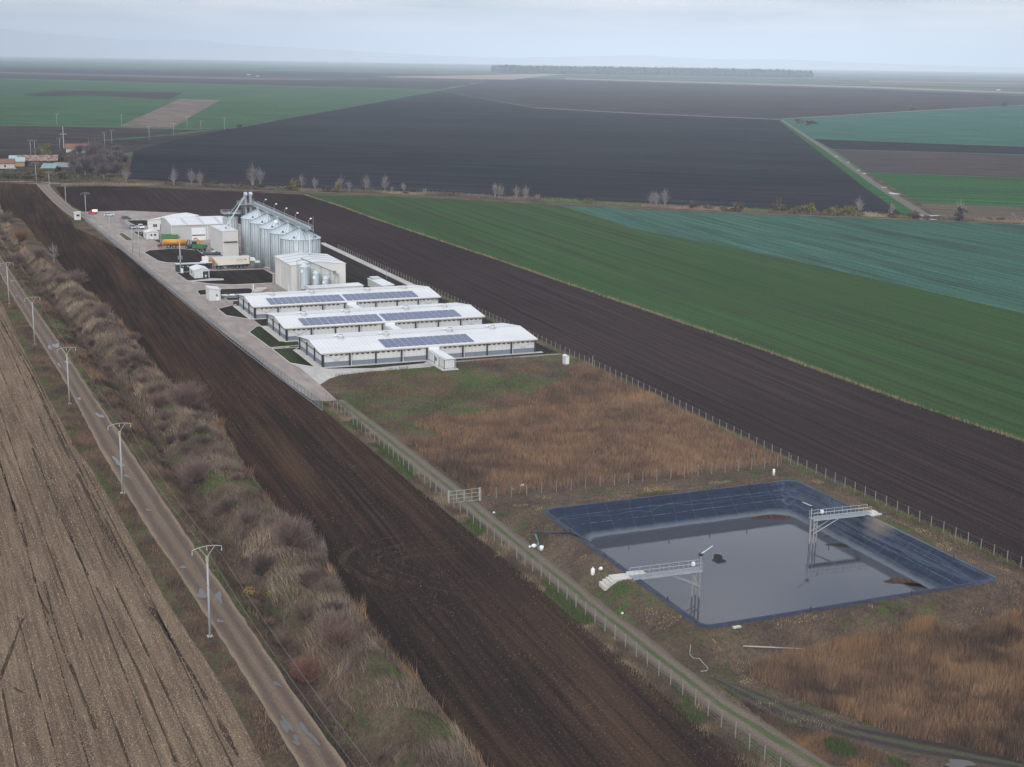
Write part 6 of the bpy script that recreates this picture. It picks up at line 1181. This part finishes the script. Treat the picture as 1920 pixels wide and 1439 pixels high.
scr = [leafy('low_scrub', 'low brown scrub bush in the hedge along the far track', *g(px_, py_), r, h, 660+i, cols, 420, .34, 'low scrub bushes along the far track') for i, (px_, py_, r, h, cols) in enumerate([(455,352,2.6,2.6,BRC),(400,351,2.4,2.9,OL),(540,357,2.2,2.2,[(.10,.07,.055),(.13,.09,.07)])])]
rs = random.Random(21); pts_t = pxs((104,352),(300,349),(480,357),(700,364),(860,371),(960,377),(1130,386),(1300,395),(1440,401),(1700,411),(1920,421))
for i in range(64):
    k = rs.choice([1,1,1,2,2,3,5,7,8,8,9,9]); f = rs.random(); (xa, ya), (xb, yb) = pts_t[k], pts_t[min(k+1, len(pts_t)-1)]; o = scr[rs.randrange(3)]; s = rs.uniform(.35, 1.0)
    dup(o, (xa+(xb-xa)*f+rs.uniform(1, 6), ya+(yb-ya)*f+rs.uniform(2, 9), 0), rs.uniform(0, 6), None, (s*rs.uniform(.8, 1.6), s, s*.9))
VP_ = [g(*p) for p in ((-20,341),(-20,322),(30,318),(100,305),(235,290),(245,330),(215,338),(110,343))]; x, y = scatter(VP_, 30000, lambda x, y: .15+.85*sst((vn(x, y, 12, 140)-.35)*4)); cs = palette([(.03,.03,.022), (.05,.045,.03), (.065,.055,.04), (.06,.07,.03)], vn(x, y, 9, 141)*3.2)
blades('garden_scrub', 'low dark scrub and garden growth between the village sheds', x, y, RNG.uniform(.5, 2.4, len(x))*vn(x, y, 7, 142), .45, cs, .5, z=np.zeros(len(x)))
# ================================================================== village at the upper left
def house(name, label, cat, px_, py_, w_, d_, z0, z1, rz, wall, roof, axis='x', extra=None):
    x, y = g(px_, py_); t = thing(name, label, cat, (x, y, 0), rz)
    if axis == 'x':
        MB().xprism([(0,0),(d_,0),(d_,z0),(d_/2,z1),(0,z0)], 0, w_).build('wall', wall, t); MB().xprism([(-.6,z0-.15),(d_/2,z1+.05),(d_+.6,z0-.15),(d_+.6,z0+.1),(d_/2,z1+.35),(-.6,z0+.1)], -.5, w_+.5).build('roof', roof, t)
    else:
        MB().hexa([(0,0,0),(w_,0,0),(w_,d_,0),(0,d_,0)],[(0,0,z0),(w_,0,z0),(w_,d_,z1),(0,d_,z1)]).build('wall', wall, t); MB().hexa([(-.5,-.6,z0),(w_+.5,-.6,z0),(w_+.5,d_+.4,z1),(-.5,d_+.4,z1)],[(-.5,-.6,z0+.25),(w_+.5,-.6,z0+.25),(w_+.5,d_+.4,z1+.25),(-.5,d_+.4,z1+.25)]).build('roof', roof, t)
    if extra:
        for a, b, c, d in extra: MB().box(a, b, -.06, .03, c, d).build('window' if c > .3 else 'door', M['glass'], t)
    return t
RT = paint('red_tile_roof', (.17,.075,.055), .8, dirt=.3, scale=.5); PT = None
def patchroof():
    n = NT('patched_old_tiles'); f = n.noise(n.pos((.9, 1.4, 1), .5, obj=True), .55, 3, .6); n.col(n.mix(n.ramp(f, .45, .55), (.12,.062,.05), (.22,.165,.135))); n.set(Roughness=.85); return n.m
PT = patchroof(); OW = paint('old_white_wall', (.48,.46,.43), .8, dirt=.2); DW = paint('dark_board_wall', (.075,.055,.055), .85, dirt=.3); TQ = paint('turquoise_roof', (.13,.21,.205), .5); LB = paint('pale_blue_roof', (.24,.32,.35), .45); YW = paint('ochre_wall', (.34,.24,.11), .8); GR = paint('grey_asbestos_roof', (.20,.20,.21), .85, dirt=.3); GW = paint('pale_green_wall', (.28,.38,.30), .8)
a0 = -.10
house('cottage', 'white walled cottage with red tile roof at the left edge of the village', 'house', -2, 317, 9.0, 9, 3.2, 5.6, a0, OW, RT, extra=[(3.2,4.2,1.0,2.4)])
house('small_shed', 'shed with pale blue roof and ochre wall between the cottage and the long barn', 'shed', 18, 313, 9.0, 9, 3.0, 6.2, a0, YW, LB, 'm')
house('old_barn', 'long old barn with patched brown tile roof', 'barn', 33, 312, 24, 9.5, 3.4, 6.4, a0-.05, DW, PT, extra=[(3,4,0,2),(9,10,.8,1.8),(15,16,.8,1.8),(20,21.5,0,2.2)])
house('open_shed', 'shed with slanting turquoise roof below the long barn', 'shed', 78, 323, 8.0, 6, 2.2, 4.6, a0-.25, DW, TQ, 'm')
house('grey_shed', 'shed with weathered grey roof right of the turquoise one', 'shed', 103, 321, 9.0, 6, 2.4, 4.6, a0-.1, DW, GR)
house('farmhouse', 'farmhouse with red tile roof hidden behind the village trees', 'house', 124, 287, 15, 9, 3.0, 6.0, a0, OW, RT)
VT = [('bare',175,318,62,26,2,'tallest bare poplar standing over the village thicket'),('bare',185,325,40,34,1,'broad grey bare tree right of the tall poplar'),('bare',160,330,40,36,1,'dense grey purple bare tree at the village edge'),('bare',205,322,34,34,1,'grey bare tree in the right part of the village thicket'),('bare',222,312,32,30,1,'last bare tree at the right end of the village thicket'),('bare',140,326,30,26,1,'low bare tree behind the grey roofed shed'),('bare',195,335,32,28,1,'low grey bare tree by the village road'),
 ('leaf',82,297,28,26,[(.10,.115,.035),(.13,.14,.045)],'round yellow green willow behind the long barn'),('leaf',100,305,14,26,[(.05,.055,.03),(.07,.06,.035)],'dark green brown bushes right of the willow'),('leaf',122,304,16,30,[(.055,.05,.03),(.075,.07,.04)],'olive thicket below the red tiled roof'),('leaf',120,338,16,18,[(.06,.07,.03),(.08,.08,.035)],'green bush beside the village road'),('leaf',78,336,15,20,[(.10,.08,.025),(.13,.09,.03)],'yellowish bush below the turquoise roof'),('leaf',52,336,12,22,[(.08,.065,.035),(.10,.08,.035)],'brownish garden bush left of the roadside pole'),('leaf',20,335,8,30,[(.055,.065,.03),(.075,.08,.035)],'low green garden hedge at the left edge'),('leaf',216,318,20,18,[(.11,.06,.035),(.13,.075,.04)],'orange brown bush at the right end of the thicket'),('leaf',198,312,18,16,[(.12,.065,.03),(.10,.06,.03)],'rust coloured bush inside the thicket'),('leaf',110,316,10,20,[(.05,.05,.035)],'dark shrub between the two sheds'),('leaf',150,305,16,28,[(.06,.05,.04),(.075,.06,.045)],'dark olive bushes behind the tall poplar')]
for i, v in enumerate(VT):
    k = mpp(v[1], v[2]); x, y = g(v[1], v[2])
    if v[0] == 'bare': bare_tree('bare_tree', v[6], x, y, v[3]*k, v[4]*k*.55, 700+i, (.10,.083,.080), (.155,.132,.130), stems=v[5], nst=330, nsub=9, th=.085, up=.8 if v[4] < 30 and i == 0 else .4, group='village trees')
    else: leafy('village_tree', v[6], x, y, v[4]*k*.55, v[3]*k, 700+i, v[5], 900, .42, 'village trees')
rv = random.Random(9); vp = []
for i in range(34):
    px_, py_ = rv.uniform(128, 240), rv.uniform(290, 336); x, y = g(px_, py_); k = mpp(px_, py_); src = [o for o in COL.objects if o.get('group') == 'village trees' and o.name.startswith('bare_tree')][rv.choice([1,2,3,4,5,6])]
    sc = rv.uniform(.45, .85); o = dup(src, (x, y, 0), rv.uniform(0, 6), 'grey bare tree inside the dense thicket beside the village', (sc*1.1, sc*1.1, sc)); o['group'] = 'bare trees of the village thicket'
for i, (px_, py_, l) in enumerate([(28,318,'small white heap beside the ochre shed'),(57,309,'white bundle in front of the long barn'),(76,310,'second white bundle further right before the long barn')]):
    x, y = g(px_, py_); o = MB().lathe([(.2,0),(.9,.2),(.8,.8),(.2,1.0)],n=9).build('white_bundle', M['white'], None, True); o.location = (x, y, 0); tag(o, l, 'bundle')
# ================================================================== far distance
def forest(label, px0, py0, px1, py1, h, depth, n, col):
    a, b = Vector(g(px0, py0)), Vector(g(px1, py1)); d = (b-a); nn = Vector((-d.y, d.x)).normalized(); nn = nn if nn.y > 0 else -nn; rg = np.random.default_rng(77); t = rg.random(n); q = rg.random(n)**1.4
    x = a.x+d.x*t+nn.x*depth*q; y = a.y+d.y*t+nn.y*depth*q; hh = h*(.50+.42*vn(x, y, 70, 130)+.25*rg.random(n)**2); r = rg.uniform(7, 15, n); V = []; F = []; C = []
    tpl = MB().lathe([(.12,0),(.25,.12),(.85,.35),(1.0,.6),(.7,.85),(.2,1.0)],n=6); tv = np.array(tpl.v); qf = [f for f in tpl.f if len(f) == 4]; fa = np.array(qf); m_ = len(tv)
    V = tv[None]*np.stack([r, r, hh], 1)[:, None, :]*(1+rg.normal(0, .10, (n, m_, 1)))+np.stack([x, y, x*0], 1)[:, None, :]; F = fa[None]+(np.arange(n)*m_)[:, None, None]; C = np.array(col)[None, None]*rg.uniform(.6, 1.4, (n, 1, 1))*np.ones((n, m_, 1))
    tag(link('forest', npmesh('forest', V.reshape(-1, 3), F.reshape(-1, 4), M['leafc'], C.reshape(-1, 3))), label, kind='stuff')
forest('far dark forest block standing on the plain below the horizon', 948, 138, 1524, 146.5, 38, 900, 5200, (.030,.040,.030))
forest('thin faint line of trees on the plain further away, left of centre', 700, 122, 1100, 128, 14, 60, 300, (.04,.045,.04))
MH = paint('hazy_hills', (.30,.31,.30), .95, dirt=.2, scale=.0004)  # paler than the bare hills would be: distance haze put into the colour
def hills(prof, dist, name='hills'):
    mb = MB(); top = []
    for px_, hp in prof:
        d = CR*((px_-960)/FPX)+CF; a = math.atan2(d.x, d.y); top.append((dist*math.sin(a), dist*math.cos(a), max(5, hp*dist/FPX), a))
    for i, (x, y, z, a) in enumerate(top):
        k = 1.10; mb.v += [(x*.93, y*.93, 0), (x*.97, y*.97, z*.55), (x, y, z), (x*1.05, y*1.05, z*.4), (x*k, y*k, 0)]
    for i in range(len(top)-1):
        for j in range(4): mb.f.append((i*5+j, (i+1)*5+j, (i+1)*5+j+1, i*5+j+1))
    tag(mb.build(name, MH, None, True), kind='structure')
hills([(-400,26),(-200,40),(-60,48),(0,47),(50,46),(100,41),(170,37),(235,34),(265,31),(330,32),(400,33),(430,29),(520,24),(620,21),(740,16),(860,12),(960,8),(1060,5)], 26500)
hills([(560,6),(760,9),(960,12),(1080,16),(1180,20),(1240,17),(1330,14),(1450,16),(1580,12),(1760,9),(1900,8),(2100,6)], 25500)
# a few far white farm buildings
for i, (px_, py_, w_, l) in enumerate([(1103,119.5,90,'faint white farm shed far away above the forest, left'),(1154,119,70,'faint white farm shed far away above the forest, right'),(1871,170,18,'tiny white hut on the far pale strip at the right'),(464,141,14,'tiny white hut in the far dark fields, left'),(481,143.5,12,'tiny white hut in the far dark fields, right')]):
    x, y = g(px_, py_); t = thing('far_shed', l, 'shed', (x, y, .3), .4); MB().box(0,w_,0,w_*.3,0,w_*.12).build('wall', M['white'], t); MB().xprism([(-.5,w_*.12),(w_*.3+.5,w_*.12),(w_*.15,w_*.18)], 0, w_).build('roof', M['greyclad'], t)
# ------------------------------------------------------------------ haze: one closed box of even air round everything
hzm = bpy.data.materials.new('haze'); hzm.use_nodes = True; q = hzm.node_tree; q.nodes.clear(); o_ = q.nodes.new('ShaderNodeOutputMaterial'); pv = q.nodes.new('ShaderNodeVolumePrincipled')
pv.inputs['Color'].default_value = (.55, .665, .81, 1); pv.inputs['Density'].default_value = HAZE = 7.2e-5; pv.inputs['Anisotropy'].default_value = -.64; q.links.new(pv.outputs[0], o_.inputs['Volume'])
tag(MB().box(-60500, 60500, -3100, 62000, -7.2, 660).build('haze', hzm), 'even pale haze lying over the whole plain', kind='stuff')
